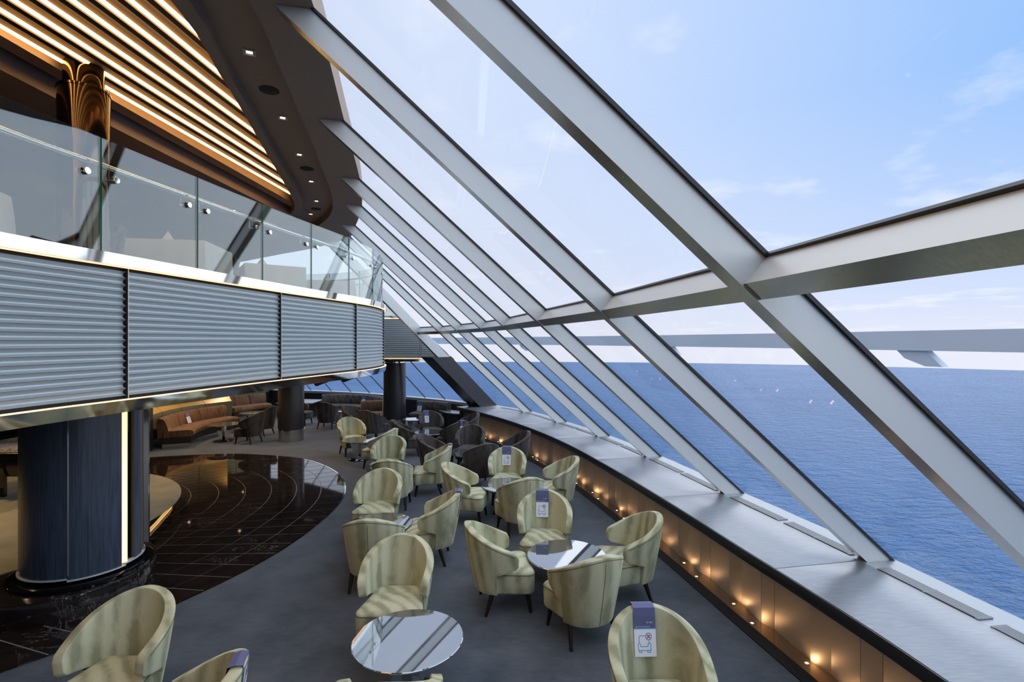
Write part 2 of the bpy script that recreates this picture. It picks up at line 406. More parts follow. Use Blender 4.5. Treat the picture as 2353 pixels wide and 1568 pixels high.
for i in range(len(scales)-1):
    for j in range(len(phis)-1):
        q = [grid[i][j], grid[i][j+1], grid[i+1][j+1], grid[i+1][j]]
        if any(k is None for k in q): continue
        cc = sum(q, Vector((0, 0)))/4
        if (cc-Vector((-7.5, 6.6))).length < 2.35 or (cc-Vector((-4.47, 5.35))).length < 0.4 or nt_ >= 299: continue
        if (q[0]-q[3]).length < 0.1 or (q[0]-q[3]).length > 1.2: continue
        mid_o = None
        s0 = scales[i] - (0.006 if i == 0 else 0.0)
        eu = (q[1]-q[0]).normalized(); ev = (q[3]-q[0]).normalized(); gu, gv = 0.0080, 0.005
        shr = [q[0]+eu*gu+ev*gv, q[1]-eu*gu+ev*gv, q[2]-eu*gu-ev*gv, q[3]+eu*gu-ev*gv]
        bt = [(p.x+5.2, p.y-7.5, 0.003) for p in shr]; tp = [(p.x+5.2, p.y-7.5, 0.008) for p in shr]
        MB().hexa(bt, tp).build('tile', 'marble', mb); nt_ += 1
# marble plate inside the innermost ring, mostly under the stage
MB().prism([(MC.x+(p.x-MC.x)*0.46+5.2, MC.y+(p.y-MC.y)*0.46-7.5) for p in MQ.q[::3]], 0.003, 0.0072).build('inner_plate', 'marble', mb)

# ------------------------------------------------------------------ stage
PLAT = Curve2([(-9.9, 4.75), (-7.6, 4.45), (-5.9, 4.45), (-4.9, 4.52), (-4.35, 4.62), (-4.0, 4.88), (-3.86, 5.3), (-3.97, 5.72), (-4.30, 6.08), (-4.66, 6.34), (-4.86, 6.8), (-5.08, 7.4), (-5.40, 8.13), (-6.1, 8.95), (-7.1, 9.6), (-8.5, 9.9), (-9.9, 9.5)], 10)
st = thing('stage', 'raised round stage with black marble edge and olive carpet', 'stage', (-7.3, 7.0, 0.004))
pp = [(p.x+7.3, p.y-7.0) for p in PLAT.q]
MB().prism(pp, 0.0, 0.22).build('platform', 'marble', st, bevel=0.006)
cc = [(-7.5+7.3+2.72*math.cos(a), 6.6-7.0+2.72*math.sin(a)) for a in [2*PI*i/72 for i in range(72)]]
MB().prism(cc, 0.215, 0.232).build('carpet_inlay', 'stage_carpet', st)
for off, z0, z1, nm in ((0.012, 0.012, 0.018, 'step_light'), (0.010, 0.048, 0.053, 'step_light')):
    rg = []
    for t in PLAT.seg(PLAT.near((-4.62, 6.3)), PLAT.near((-7.6, 9.8)), 0.12):
        p = PLAT.at(t); nn = -left_n(PLAT.tan(t, 0.2))
        rg.append([(p.x+7.3+nn.x*o, p.y-7.0+nn.y*o, z) for o, z in ((0, z0), (off, z0), (off, z1), (0, z1))])
    MB().loft(rg).build(nm, 'led_gold', st)

# ------------------------------------------------------------------ glazing
def add_mullion(s, w, d, parent, name='mullion', z0=0.66, z1=ZC+0.06, mt=('satin_aluminium', 'steel_inner'), inset=0.0):
    a = facade(s, z0); b = facade(s, z1)
    dd = (b-a).normalized(); tt = GB.tan(s, 1.2); t3 = Vector((tt.x, tt.y, 0))
    nn = inward(s); n3 = (Vector((nn.x, nn.y, 0))*dd.z - Vector((0, 0, 1))*math.hypot(dd.x, dd.y)).normalized()
    q = []
    for p in (a, b):
        # cut the ends horizontally
        def lev(o):
            k = p+o; return k+dd*((p.z-k.z)/dd.z)
        q.append([lev(t3*(-w/2)+n3*inset), lev(t3*(w/2)+n3*inset), lev(t3*(w/2)+n3*(inset+d)), lev(t3*(-w/2)+n3*(inset+d))])
    me = MB().hexa(q[0], q[1]).mesh(name)
    me.materials.append(MATS[mt[0]]); me.materials.append(MATS[mt[1]])
    for p in me.polygons:
        if p.normal.dot(n3) > 0.9: p.material_index = 1
    link(name, me, None, parent)
def slab_pane(s0, s1, z0, z1, parent, m=0.0, th=0.012):
    c = [facade(s0, z0), facade(s1, z0), facade(s1, z1), facade(s0, z1)]
    nrm = (c[1]-c[0]).cross(c[3]-c[0]).normalized()*th
    MB().hexa(c, [p+nrm for p in c]).build('pane', 'window_glass', parent)
ZT = 2.93
wins = SM + [S7+1.9]
ordn = ['first', 'second', 'third', 'fourth', 'fifth', 'sixth', 'seventh', 'eighth', 'ninth', 'tenth', 'eleventh', 'twelfth', 'thirteenth', 'fourteenth', 'fifteenth', 'sixteenth', 'seventeenth', 'eighteenth', 'nineteenth', 'twentieth']
for i in range(len(wins)-1):
    s0, s1 = wins[i], wins[i+1]
    p = facade(s0, ZS)
    wnd = thing('window_%d' % (i+1), 'raked two-storey window bay with satin metal mullion, %s from behind the camera' % ordn[i], 'window', kind='structure')
    add_mullion(s0, 0.10, 0.175, wnd)
    add_mullion(s0, 0.135, 0.018, wnd, 'gasket', mt=('gasket', 'gasket'), inset=-0.002)
    slab_pane(s0, s1, 0.66, ZT, wnd); slab_pane(s0, s1, ZT, ZC+0.05, wnd)
    # transom
    def tr(s, up, dep):
        a = facade(s, ZT); b = facade(s, ZT+0.5); dd = (b-a).normalized(); nn = inward(s)
        n3 = (Vector((nn.x, nn.y, 0))*dd.z - Vector((0, 0, 1))*math.hypot(dd.x, dd.y)).normalized()
        return a+dd*up+n3*dep, n3
    def bar(u0, u1, d0, d1, name, mts):
        c0 = [tr(s0+0.05, u, d)[0] for u, d in ((u0, d0), (u1, d0), (u1, d1), (u0, d1))]
        c1 = [tr(s1-0.05, u, d)[0] for u, d in ((u0, d0), (u1, d0), (u1, d1), (u0, d1))]
        me = MB().hexa(c0, c1).mesh(name); n3 = tr(s0, 0, 0)[1]
        me.materials.append(MATS[mts[0]]); me.materials.append(MATS[mts[1]])
        for q in me.polygons:
            if q.normal.dot(n3) > 0.9: q.material_index = 1
        link(name, me, None, wnd)
    bar(-0.05, 0.05, 0.0, 0.165, 'transom', ('satin_aluminium', 'steel_inner'))
    bar(-0.065, 0.065, -0.002, 0.014, 'gasket', ('gasket', 'gasket'))
# thick dark clad rib closing the tall glazing
wnd = thing('window_%d' % len(wins), 'dark clad rib and last satin mullion where the balcony meets the glass', 'window', kind='structure')
s8 = wins[-1]
add_mullion(s8, 0.55, 0.42, wnd, 'clad_rib', z0=0.62, z1=2.16, mt=('dark_clad', 'dark_clad'))
add_mullion(s8-0.15, 0.10, 0.24, wnd)
# far lower windows with thin joints
nw = len(wins)+1
s = s8+0.25; k = 0
while s < GB.near((-9.4, 20.35)):
    e_ = s+0.93
    wnd = thing('window_%d' % nw, 'narrow raked far window pane with thin dark joint, %s from the clad rib' % (ordn[k] if k < 20 else str(k)), 'window', kind='structure')
    add_mullion(s, 0.018, 0.03, wnd, 'joint', z1=2.4, mt=('gasket', 'gasket'))
    slab_pane(s, e_, 0.66, 2.4, wnd)
    s = e_; nw += 1; k += 1
tr1 = sweep(GB, s8, GB.length-0.2, [(-0.05, 0.60), (0.22, 0.60), (0.22, 0.675), (-0.05, 0.675)]).build('trim_1', 'outer_sill'); tag(tr1, 'pale metal sill strip under the far windows', 'sill', kind='structure')
wf = sweep(GB, s8-0.3, GB.length-0.2, [(0.02, 0.0), (0.30, 0.0), (0.30, 0.60), (0.02, 0.60)]).build('wall_far', 'dark_clad'); tag(wf, 'low dark wall under the far windows', 'wall', kind='structure')

# exterior rail beam outside the glass
XB = Curve2([(6.4, 1.5), (6.2, 4.0), (5.75, 6.2), (4.95, 9.2), (3.7, 12.3), (1.7, 16.0), (-1.3, 20.5), (-5, 24.5)])
xb = thing('exterior_rail', 'weathered white painted beam running outside the windows', 'beam', (4.95, 9.2, 2.55))
def rel(mbx, c=(4.95, 9.2, 2.55)):
    mbx.v = [(x-c[0], y-c[1], z-c[2]) for x, y, z in mbx.v]; return mbx
rel(sweep(XB, 0, XB.length, [(-0.10, 2.47), (0.10, 2.47), (0.10, 2.74), (-0.10, 2.74)])).build('beam', 'white_paint', xb)
for px in ((5.5, 7.3), (3.62, 12.4), (1.85, 15.7), (0.2, 18.3)):
    t = XB.near(px); p = XB.at(t); nn = left_n(XB.tan(t)); tt = XB.tan(t)
    b = MB(); q = []
    for w_ in (-0.06, 0.06):
        q.append([(p.x+nn.x*w_+tt.x*a, p.y+nn.y*w_+tt.y*a, z) for a, z in ((0.0, 2.48), (-0.35, 2.52), (-0.62, 2.26), (-0.40, 2.26), (-0.12, 2.36))])
    rel(b.loft(q)).build('bracket', 'white_paint', xb)

# ------------------------------------------------------------------ window counter
ct = thing('window_counter', 'long curved graphite window counter with backlit bronze panels below', 'counter', (1.85, 6.2, 0.0))
CO = (1.85, 6.2, 0.0)
def crel(b): return rel(b, CO)
E0, E1 = EC.near((2.6, 1.0)), EC.length
# matching inner -> outer edge: parameter on GB nearest along normal
def outer(t, z, inset):
    p = EC.at(t); nn = -left_n(EC.tan(t, 1.0))
    # intersect with GB curve
    best = None
    for k in range(0, 220):
        q = p+nn*(k*0.01)
        if best is None:
            g = GB.at(GB.near(q)); gi = -inward(GB.near(q))
            if (q-g).dot(gi) > -0.01: best = k*0.01
    w_ = best if best is not None else 1.15
    w_ -= inset
    return Vector((p.x+nn.x*w_, p.y+nn.y*w_, z))
seams = []
for s_ in SM:
    p = GB.at(s_)
    t = min([E0+0.05*k for k in range(int((E1-E0)/0.05))], key=lambda t: abs((p-EC.at(t)).normalized().dot(EC.tan(t, 1.0))))
    if E0 < t < E1: seams.append(t)
bounds = [E0]+[t for t in sorted(set(seams)) if t > E0+0.3]+[E1]
for i in range(len(bounds)-1):
    a, b = bounds[i]+0.004, bounds[i+1]-0.004
    ts = EC.seg(a, b, 0.25)
    inn = [EC.at(t) for t in ts]; ou = [outer(t, 0, 0.30) for t in ts]
    lo = [(p.x, p.y, 0.655) for p in inn]+[(q.x, q.y, 0.655) for q in reversed(ou)]
    hi = [(x, y, ZS) for x, y, z in lo]
    crel(MB().loft([lo, hi])).build('worktop_panel', 'worktop', ct, bevel=0.003)
ts = EC.seg(E0, E1, 0.25)
lo = [(p.x, p.y, 0.60) for p in [EC.at(t) for t in ts]]+[tuple(outer(t, 0.60, 0.02)) for t in reversed(ts)]
crel(MB().loft([lo, [(x, y, 0.652) for x, y, z in lo]])).build('worktop_core', 'lacquer', ct)
def edge_strip(off, z0, z1, nm, mt):
    rg = []
    for t in ts:
        p = EC.at(t); nn = left_n(EC.tan(t, 1.0))
        rg.append([(p.x+nn.x*o, p.y+nn.y*o, z) for o, z in ((-0.04, z0), (off, z0), (off+0.012, (z0+z1)/2), (off, z1-0.004), (-0.04, z1-0.004))])
    return crel(MB().loft(rg)).build(nm, mt, ct, 40)
edge_strip(0.012, 0.59, 0.690, 'front_edge', 'lacquer')
lo = [tuple(outer(t, 0.60, 0.292)) for t in ts]+[tuple(outer(t, 0.60, -0.03)) for t in reversed(ts)]
crel(MB().loft([lo, [(x, y, 0.683) for x, y, z in lo]])).build('outer_sill', 'outer_sill', ct)
# vent grilles: two per bay
for i in range(len(bounds)-1):
    a, b = bounds[i], bounds[i+1]
    if b-a < 1.0: continue
    for h_ in range(2):
        t0 = a+0.12+(b-a-0.2)*0.5*h_; t1 = t0+(b-a-0.2)*0.5-0.08
        p0, p1 = outer(t0, 0.684, 0.285), outer(t1, 0.684, 0.285); q0, q1 = outer(t0, 0.684, 0.165), outer(t1, 0.684, 0.165)
        vg = crel(MB().hexa([p0, p1, q1, q0], [v+Vector((0, 0, 0.003)) for v in (p0, p1, q1, q0)])).build('vent_grille', 'recess', ct)
        bars = MB()
        for k in range(8):
            f = 0.06+0.125*k; g = f+0.055
            c4 = [p0.lerp(q0, f), p1.lerp(q1, f), p1.lerp(q1, g), p0.lerp(q0, g)]
            bars.hexa(c4, [v+Vector((0, 0, 0.009)) for v in c4])
        for f in (0.0, 0.48, 0.97):
            c4 = [p0.lerp(p1, f), p0.lerp(p1, f+0.03), q0.lerp(q1, f+0.03), q0.lerp(q1, f)]
            bars.hexa(c4, [v+Vector((0, 0, 0.009)) for v in c4])
        tag(crel(bars).build('grille_bars', 'outer_sill', vg), kind='stuff')
# bronze front: zig-zag panels, ledge with uplights, kick strip
def epo(t, o): p = EC.at(t); nn = left_n(EC.tan(t, 1.0)); return (p.x+nn.x*o, p.y+nn.y*o)
rg = [[(*epo(t, -0.19), 0.0), (*epo(t, 0.0), 0.0), (*epo(t, 0.0), 0.022), (*epo(t, -0.19), 0.022)] for t in ts]
crel(MB().loft(rg)).build('ledge', 'ledge_metal', ct)
rg = [[(*epo(t, -0.01), 0.0), (*epo(t, 0.085), 0.0), (*epo(t, 0.085), 0.012), (*epo(t, -0.01), 0.034)] for t in ts]
crel(MB().loft(rg)).build('kick_strip', 'lacquer', ct)
rg = [[(*epo(t, -0.28), 0.0), (*epo(t, -0.25), 0.0), (*epo(t, -0.25), 0.60), (*epo(t, -0.28), 0.60)] for t in ts]
crel(MB().loft(rg)).build('back_board', 'recess', ct)
t = E0+0.05; k = 0; wid = [0.40, 0.14, 0.30, 0.17, 0.46, 0.12, 0.34, 0.15]
while t < E1-0.2:
    w_ = wid[k % 8]; t1 = min(t+w_, E1-0.06)
    o0, o1 = ((-0.165, -0.19) if k % 2 == 0 else (-0.19, -0.15))
    if k % 4 == 2: o0, o1 = -0.15, -0.185
    a, b = epo(t+0.002, o0), epo(t1-0.002, o1); a2, b2 = epo(t+0.002, o0-0.012), epo(t1-0.002, o1-0.012)
    crel(MB().hexa([(*a, 0.02), (*b, 0.02), (*b2, 0.02), (*a2, 0.02)], [(*a, 0.60), (*b, 0.60), (*b2, 0.60), (*a2, 0.60)])).build('bronze_panel', 'brass_bronze', ct)
    t = t1; k += 1
lampm = MB().lathe([(0.0005, 0.0), (0.013, 0.0), (0.013, 0.004), (0.0005, 0.005)], 12).mesh('uplight', 40)
ringm = MB().lathe([(0.013, 0.0), (0.022, 0.0), (0.022, 0.003), (0.013, 0.004)], 16).mesh('uplight_ring', 40)
t = E0+0.3; k = 0
while t < E1-0.3:
    x, y = epo(t, -0.055 if k % 2 else -0.10)
    u = link('uplight', lampm, 'lamp', ct, (x-CO[0], y-CO[1], 0.0225)); link('uplight_ring', ringm, 'chrome', u)
    ld = bpy.data.lights.new('uplight_glow', 'SPOT'); ld.energy = 0.55; ld.color = (1, 0.66, 0.34); ld.spot_size = R(150); ld.spot_blend = 0.6; ld.shadow_soft_size = 0.012
    lo_ = bpy.data.objects.new('uplight_glow', ld); COL.objects.link(lo_); lo_.parent = u; lo_.location = (0, 0, 0.012)
    nn = left_n(EC.tan(t, 1.0)); d = Vector((-nn.x*0.8, -nn.y*0.8, 1)); lo_.rotation_euler = d.to_track_quat('-Z', 'Y').to_euler()
    t += 0.34 if k % 2 else 0.60; k += 1
# counter end return with low shelf
rt = MB().box((-1.47-CO[0], 15.1-CO[1], 0.30), (0.06, 0.9, 0.6)); rt.build('end_panel', 'lacquer', ct)
# ------------------------------------------------------------------ balcony parapet
ZB0, ZB1 = 2.10, 3.23
BO = (-3.1, 6.7, 0.0)
def brel(b): return rel(b, BO)
bp = thing('balcony_parapet', 'curved balcony front of horizontal grey louvres with chrome edge bands', 'balcony', BO)
B0, B1 = BAL.near((-3.85, -2.0)), BAL.length
bs = [BAL.near((-3.40, 4.49))]
while bs[0]-2.15 > B0: bs.insert(0, bs[0]-2.15)
bs += [BAL.near((-3.05, 6.69)), BAL.near((-2.66, 8.65))]
while bs[-1]+2.0 < B1: bs.append(bs[-1]+2.0)
# offsets are to the left of travel (+Y) -> negative offset is towards the lounge
NS = 18; hh = (ZB1-ZB0-0.05)/NS
def slat_prof(z0):
    pr = []
    for j in range(9):
        f = j/8; dpt = 0.034*(1-math.sin(PI*f)**0.7)
        pr.append((-(0.006+dpt), z0+hh*(0.02+0.96*f)))
    return pr+[(0.02, z0+hh*0.98), (0.02, z0+hh*0.02)]
brel(sweep(BAL, B0, B1, [(0.02, ZB0-0.10), (0.05, ZB0-0.10), (0.05, ZB1+0.08), (0.02, ZB1+0.08)])).build('backing', 'recess', bp, 30)
for i in range(len(bs)-1):
    a, b = bs[i]+0.006, bs[i+1]-0.020
    for k in range(NS):
        z0 = ZB0+0.025+k*hh
        brel(sweep(BAL, a, b, slat_prof(z0), 0.22)).build('louvre_slat', 'louvre', bp, 50)
for t in bs:
    p = BAL.at(t); tt = BAL.tan(t); nn = left_n(tt)
    mtx = Matrix.Rotation(math.atan2(tt.y, tt.x), 3, 'Z')
    fin = MB().box((p.x-nn.x*0.006-BO[0], p.y-nn.y*0.006-BO[1], (ZB0+ZB1)/2), (0.005, 0.066, ZB1-ZB0), mtx).build('divider_fin', 'recess', bp)  # fin body coloured dark to imitate the shadow in the slat gap
    MB().box((p.x-nn.x*0.041-BO[0], p.y-nn.y*0.041-BO[1], (ZB0+ZB1)/2), (0.006, 0.005, ZB1-ZB0), mtx).build('fin_edge', 'satin_aluminium', fin)
brel(sweep(BAL, B0, B1, [(-0.086, ZB1+0.012), (-0.078, ZB1+0.112), (0.10, ZB1+0.112), (0.10, ZB1+0.012)])).build('top_band', 'chrome', bp, 40)
brel(sweep(BAL, B0, B1, [(-0.066, ZB0-0.115), (-0.090, ZB0-0.01), (0.03, ZB0-0.01), (0.03, ZB0-0.115)])).build('bottom_band', 'chrome', bp, 40)
brel(sweep(BAL, B0, B1, [(-0.055, ZB1-0.000), (-0.066, ZB1-0.000), (-0.066, ZB1+0.010), (-0.055, ZB1+0.010)])).build('light_strip', 'led_soft', bp)
brel(sweep(BAL, B0, B1, [(-0.060, ZB0-0.009), (-0.076, ZB0-0.009), (-0.076, ZB0-0.001), (-0.060, ZB0-0.001)])).build('light_strip', 'led_soft', bp)

# wing parapet reaching the glass
wp = thing('wing_parapet', 'far balcony wing of dark grey louvres cut off by the raked glass', 'balcony', (-2.9, 14.6, 0))
WY = 14.6
def wing_x(z): return -1.78-(z-2.12)*1.13
for k in range(NS):
    z0 = ZB0+0.03+k*hh
    for (xa, xb_) in ((-4.4, -3.72), (-3.68, -2.62), (-2.58, 99)):
        xr0 = min(xb_, wing_x(z0)); xr1 = min(xb_, wing_x(z0+hh))
        if xr1 < xa+0.03: continue
        pr = slat_prof(z0); q0 = []; q1 = []
        for o, z in pr:
            f = (z-z0)/hh
            q0.append((xa+2.9, o, z)); q1.append((xr0+(xr1-xr0)*f+2.9, o, z))
        MB().loft([q0, q1]).build('louvre_slat', 'louvre', wp, 50)
for x in (-3.70, -2.60):
    zt = min(ZB1, 2.12+(-1.78-x)/1.13)
    MB().box((x+2.9, -0.01, (ZB0+zt)/2), (0.012, 0.06, zt-ZB0), None).build('divider_fin', 'satin_aluminium', wp)
def wbar(z0, z1, y0, y1, nm, mt, xa=-4.4):
    MB().hexa([(xa+2.9, y0, z0), (wing_x(z0)+2.9, y0, z0), (wing_x(z0)+2.9, y1, z0), (xa+2.9, y1, z0)], [(xa+2.9, y0, z1), (wing_x(z1)+2.9, y0, z1), (wing_x(z1)+2.9, y1, z1), (xa+2.9, y1, z1)]).build(nm, mt, wp)
wbar(ZB0-0.02, ZB1+0.05, 0.025, 0.06, 'backing', 'recess')
wbar(ZB1+0.012, ZB1+0.09, -0.06, 0.08, 'top_band', 'chrome'); wbar(ZB0-0.09, ZB0-0.01, -0.06, 0.03, 'bottom_band', 'chrome')
wbar(ZB1-0.004, ZB1+0.010, -0.06, -0.045, 'light_strip', 'led_soft'); wbar(ZB0-0.008, ZB0+0.012, -0.06, -0.045, 'light_strip', 'led_soft')
zz0, zz1 = ZB0-0.02, ZB1+0.09
MB().hexa([(wing_x(zz0)+2.9, -0.055, zz0), (wing_x(zz0)+3.0, -0.055, zz0), (wing_x(zz0)+3.0, 0.06, zz0), (wing_x(zz0)+2.9, 0.06, zz0)],
          [(wing_x(zz1)+2.9, -0.055, zz1), (wing_x(zz1)+3.0, -0.055, zz1), (wing_x(zz1)+3.0, 0.06, zz1), (wing_x(zz1)+2.9, 0.06, zz1)]).build('end_band', 'chrome', wp)

# upper deck slab
deck = [BAL.at(t) for t in BAL.seg(0, BAL.near((-4.6, 12.9)), 0.3)]
nrm = [left_n(BAL.tan(t)) for t in BAL.seg(0, BAL.near((-4.6, 12.9)), 0.3)]
pl = [(p.x+n_.x*0.06, p.y+n_.y*0.06) for p, n_ in zip(deck, nrm)]
pl += [(-4.45, 13.6), (-4.4, 14.66), (-4.4, 15.0), (-6.6, 16.6), (-9.0, 17.6), (-13, 18.4), (-13, -6.0)]
o = MB().prism(pl, 2.02, 3.05).build('floor', 'taupe_dark'); tag(o, 'upper deck slab behind the louvred balcony', 'floor', kind='structure')

def dk(x, y, z): return (min(x, wing_x(z)-0.06-(y-14.62)*0.95), y, z)
o = MB().hexa([dk(-4.4, 14.67, 2.02), dk(9, 14.67, 2.02), dk(9, 15.6, 2.02), dk(-4.4, 15.6, 2.02)], [dk(-4.4, 14.67, 3.05), dk(9, 14.67, 3.05), dk(9, 15.6, 3.05), dk(-4.4, 15.6, 3.05)]).build('floor', 'taupe_dark'); tag(o, 'upper deck slab behind the far balcony wing', 'floor', kind='structure')
# ------------------------------------------------------------------ glass railing
gr = thing('glass_railing', 'clear glass balustrade of tall panes above the louvred balcony', 'railing', BO)
GZ0, GZ1 = ZB1+0.10, 4.30
gs = [BAL.near((-3.43, 4.27))]
while gs[0]-1.06 > B0: gs.insert(0, gs[0]-1.06)
while gs[-1]+1.06 < B1: gs.append(gs[-1]+1.06)
kn = MB().lathe([(0.0005, 0), (0.026, 0), (0.030, 0.004), (0.030, 0.016), (0.026, 0.02), (0.0005, 0.02)], 20).mesh('knob', 40)
def along(t, o, z):
    p = BAL.at(t); nn = left_n(BAL.tan(t)); return Vector((p.x+nn.x*o-BO[0], p.y+nn.y*o-BO[1], z))
for i in range(len(gs)-1):
    a, b = gs[i]+0.007, gs[i+1]-0.007
    g = brel(sweep(BAL, a, b, [(-0.006, GZ0), (0.006, GZ0), (0.006, GZ1), (-0.006, GZ1)], 0.2)).build('pane', 'rail_glass', gr, 50)
    for t in (a, b):
        p = along(t, 0, (GZ0+GZ1)/2); tt = BAL.tan(t)
        MB().box(p, (0.004, 0.0125, GZ1-GZ0), Matrix.Rotation(math.atan2(tt.y, tt.x), 3, 'Z')).build('pane_edge', 'green_edge', g)
    for t in (a+0.12, b-0.12):
        tt = BAL.tan(t); nn = -left_n(tt); p = along(t, -0.008, 3.98)
        ko = link('standoff', kn, 'chrome', gr, p); ko.rotation_euler = Vector((nn.x, nn.y, 0)).to_track_quat('Z', 'Y').to_euler()
        MB().tube([along(t, 0.0, 3.98), along(t, 0.075, 3.98), along(t, 0.085, 3.99), along(t, 0.085, 4.085)], 0.006, 6).build('bracket', 'chrome', gr, 60)
MB().tube([along(t, 0.085, 4.10) for t in BAL.seg(B0, B1, 0.2)], 0.026, 12).build('handrail', 'chrome', gr, 60)
gr2 = thing('wing_railing', 'short dark glass balustrade above the far balcony wing', 'railing', (-3.5, 14.66, 0))
MB().hexa([(-0.9, 0, GZ0), (0.45, 0, GZ0), (0.45, 0.012, GZ0), (-0.9, 0.012, GZ0)], [(-0.9, 0, 4.25), (-0.42, 0, 4.25), (-0.42, 0.012, 4.25), (-0.9, 0.012, 4.25)]).build('pane', 'rail_glass', gr2)
for x in (-0.55, -0.35):
    ko = link('standoff', kn, 'chrome', gr2, (x, -0.002, 3.95)); ko.rotation_euler = (PI/2, 0, 0)

# ------------------------------------------------------------------ ceiling
def off_curve(pts): return Curve2(pts)
topc = [facade(s_, ZC) for s_ in [0.5*k for k in range(int(GB.near((-4.0, 18.2))/0.5))]]
TE = Curve2([(p.x, p.y) for p in topc], 4)
C1 = Curve2([(-1.55, -7.5), (-1.55, -2), (-1.62, 1.0), (-1.81, 3.51), (-1.98, 4.34), (-2.28, 5.69), (-2.63, 7.17), (-2.90, 8.25), (-3.28, 9.30), (-3.70, 10.05), (-4.3, 10.75), (-5.6, 11.4)])
C2 = Curve2([(-2.0, -7.5), (-2.0, -2), (-2.06, 1.0), (-2.23, 3.51), (-2.42, 4.21), (-2.60, 4.95), (-3.08, 6.82), (-3.42, 8.25), (-3.70, 9.06), (-4.1, 9.7), (-4.9, 10.2), (-5.9, 10.4)])
C3 = Curve2([(-2.12, -7.5), (-2.12, -2), (-2.18, 1.0), (-2.35, 3.51), (-2.56, 4.45), (-2.72, 5.1), (-3.05, 6.32), (-3.58, 8.3), (-3.92, 9.2), (-4.4, 9.7), (-5.2, 10.0), (-5.9, 10.05)])
ce = thing('ceiling', 'curved taupe ceiling soffit following the windows with recessed light channel', 'ceiling', kind='structure')
def band(ca, a0, a1, cb, b0, b1, z0, z1, nm, mt, n=60):
    A = [ca.at(a0+(a1-a0)*i/n) for i in range(n+1)]; Bq = [cb.at(b0+(b1-b0)*i/n) for i in range(n+1)]
    b = MB(); rg = []
    for p, q in zip(A, Bq): rg.append([(p.x, p.y, z0), (q.x, q.y, z0), (q.x, q.y, z1), (p.x, p.y, z1)])
    b.loft(rg).build(nm, mt, ce, 30)
te0 = TE.near((TE.at(0).x, -6.5)); te1 = TE.near((-4.2, 11.6))
band(TE, 0, te1, C1, 0, C1.near((-4.3, 10.75)), 4.94, 5.20, 'outer_soffit', 'taupe')
band(C1, 0, C1.near((-4.3, 10.75)), C2, 0, C2.near((-4.9, 10.2)), 5.06, 5.2, 'light_channel', 'taupe')
band(C2, 0, C2.near((-4.9, 10.2)), C3, 0, C3.near((-5.2, 10.0)), 4.95, 5.2, 'inner_lip', 'taupe')
A2 = [TE.at(t) for t in TE.seg(0, te1, 0.5)]
MB().prism([(p.x-0.03, p.y) for p in A2]+[(-13, 12), (-13, -7.5)], 5.2, 5.3).build('ceiling_slab', 'slat_dark', ce)
far_poly = [(p.x, p.y) for p in [TE.at(t) for t in TE.seg(te1, TE.length, 0.4)]] + [(-13, 19), (-13, 9.2), (-6.5, 9.9), (-4.9, 10.2), (-4.3, 10.75)]
MB().prism(far_poly, 4.96, 5.2).build('far_soffit', 'taupe', ce)
# flat soffit over the upper deck, left of the light slats, with a shadow gap
gapc = Curve2([(-4.45, -7), (-4.32, 0), (-4.24, 4.1), (-4.20, 5.3), (-4.13, 7.0), (-4.0, 9.7)])
A = [gapc.at(t) for t in gapc.seg(0, gapc.length, 0.5)]
MB().prism([(p.x-0.10, p.y) for p in A]+[(-4.9, 10.15), (-6.5, 9.95), (-13, 9.3), (-13, -7)], 4.90, 5.2).build('deck_soffit', 'taupe', ce)
MB().prism([(p.x+0.16, p.y) for p in A]+[(p.x+0.0, p.y) for p in reversed(A)], 5.04, 5.2).build('gap_lip', 'taupe', ce)
# light slats
dirn = Vector((0.065, 1)).normalized(); rgt = Vector((dirn.y, -dirn.x))
xs0 = [-4.04+0.2115*k for k in range(9)]
def lip_hit(x0):
    y = -4.0
    while y < 10.5:
        x = x0+(y-3.68)*0.065; q = C3.at(C3.near((x, y)))
        if x > q.x-0.01 or y > 9.9: break
        y += 0.03
    return y
for k, x0 in enumerate(xs0):
    ya = -6.5; EH = {o: lip_hit(x0+o)+0.02 for o in (-0.006, 0.01, 0.018, 0.06, 0.11, 0.142, 0.196)}
    if EH[0.196] < ya+1: continue
    def pt(y, o, z):
        y = EH[o] if y is None else y
        return (x0+(y-3.68)*0.065+rgt.x*o, y+rgt.y*o, z)
    MB().loft([[pt(y, o, z) for o, z in ((0.018, 5.080), (0.06, 5.098), (0.11, 5.092), (0.142, 5.070), (0.142, 5.2), (0.018, 5.2))] for y in (ya, None)]).build('slat', 'slat_brown', ce, 50)
    MB().loft([[pt(y, o, z) for o, z in ((0.142, 5.052), (0.196, 5.052), (0.196, 5.2), (0.142, 5.2))] for y in (ya, None)]).build('slat_edge', 'slat_dark', ce)
    MB().loft([[pt(y, o, z) for o, z in ((-0.006, 5.062), (0.010, 5.062), (0.018, 5.085), (-0.006, 5.085))] for y in (ya, None)]).build('light_strip', 'led', ce)

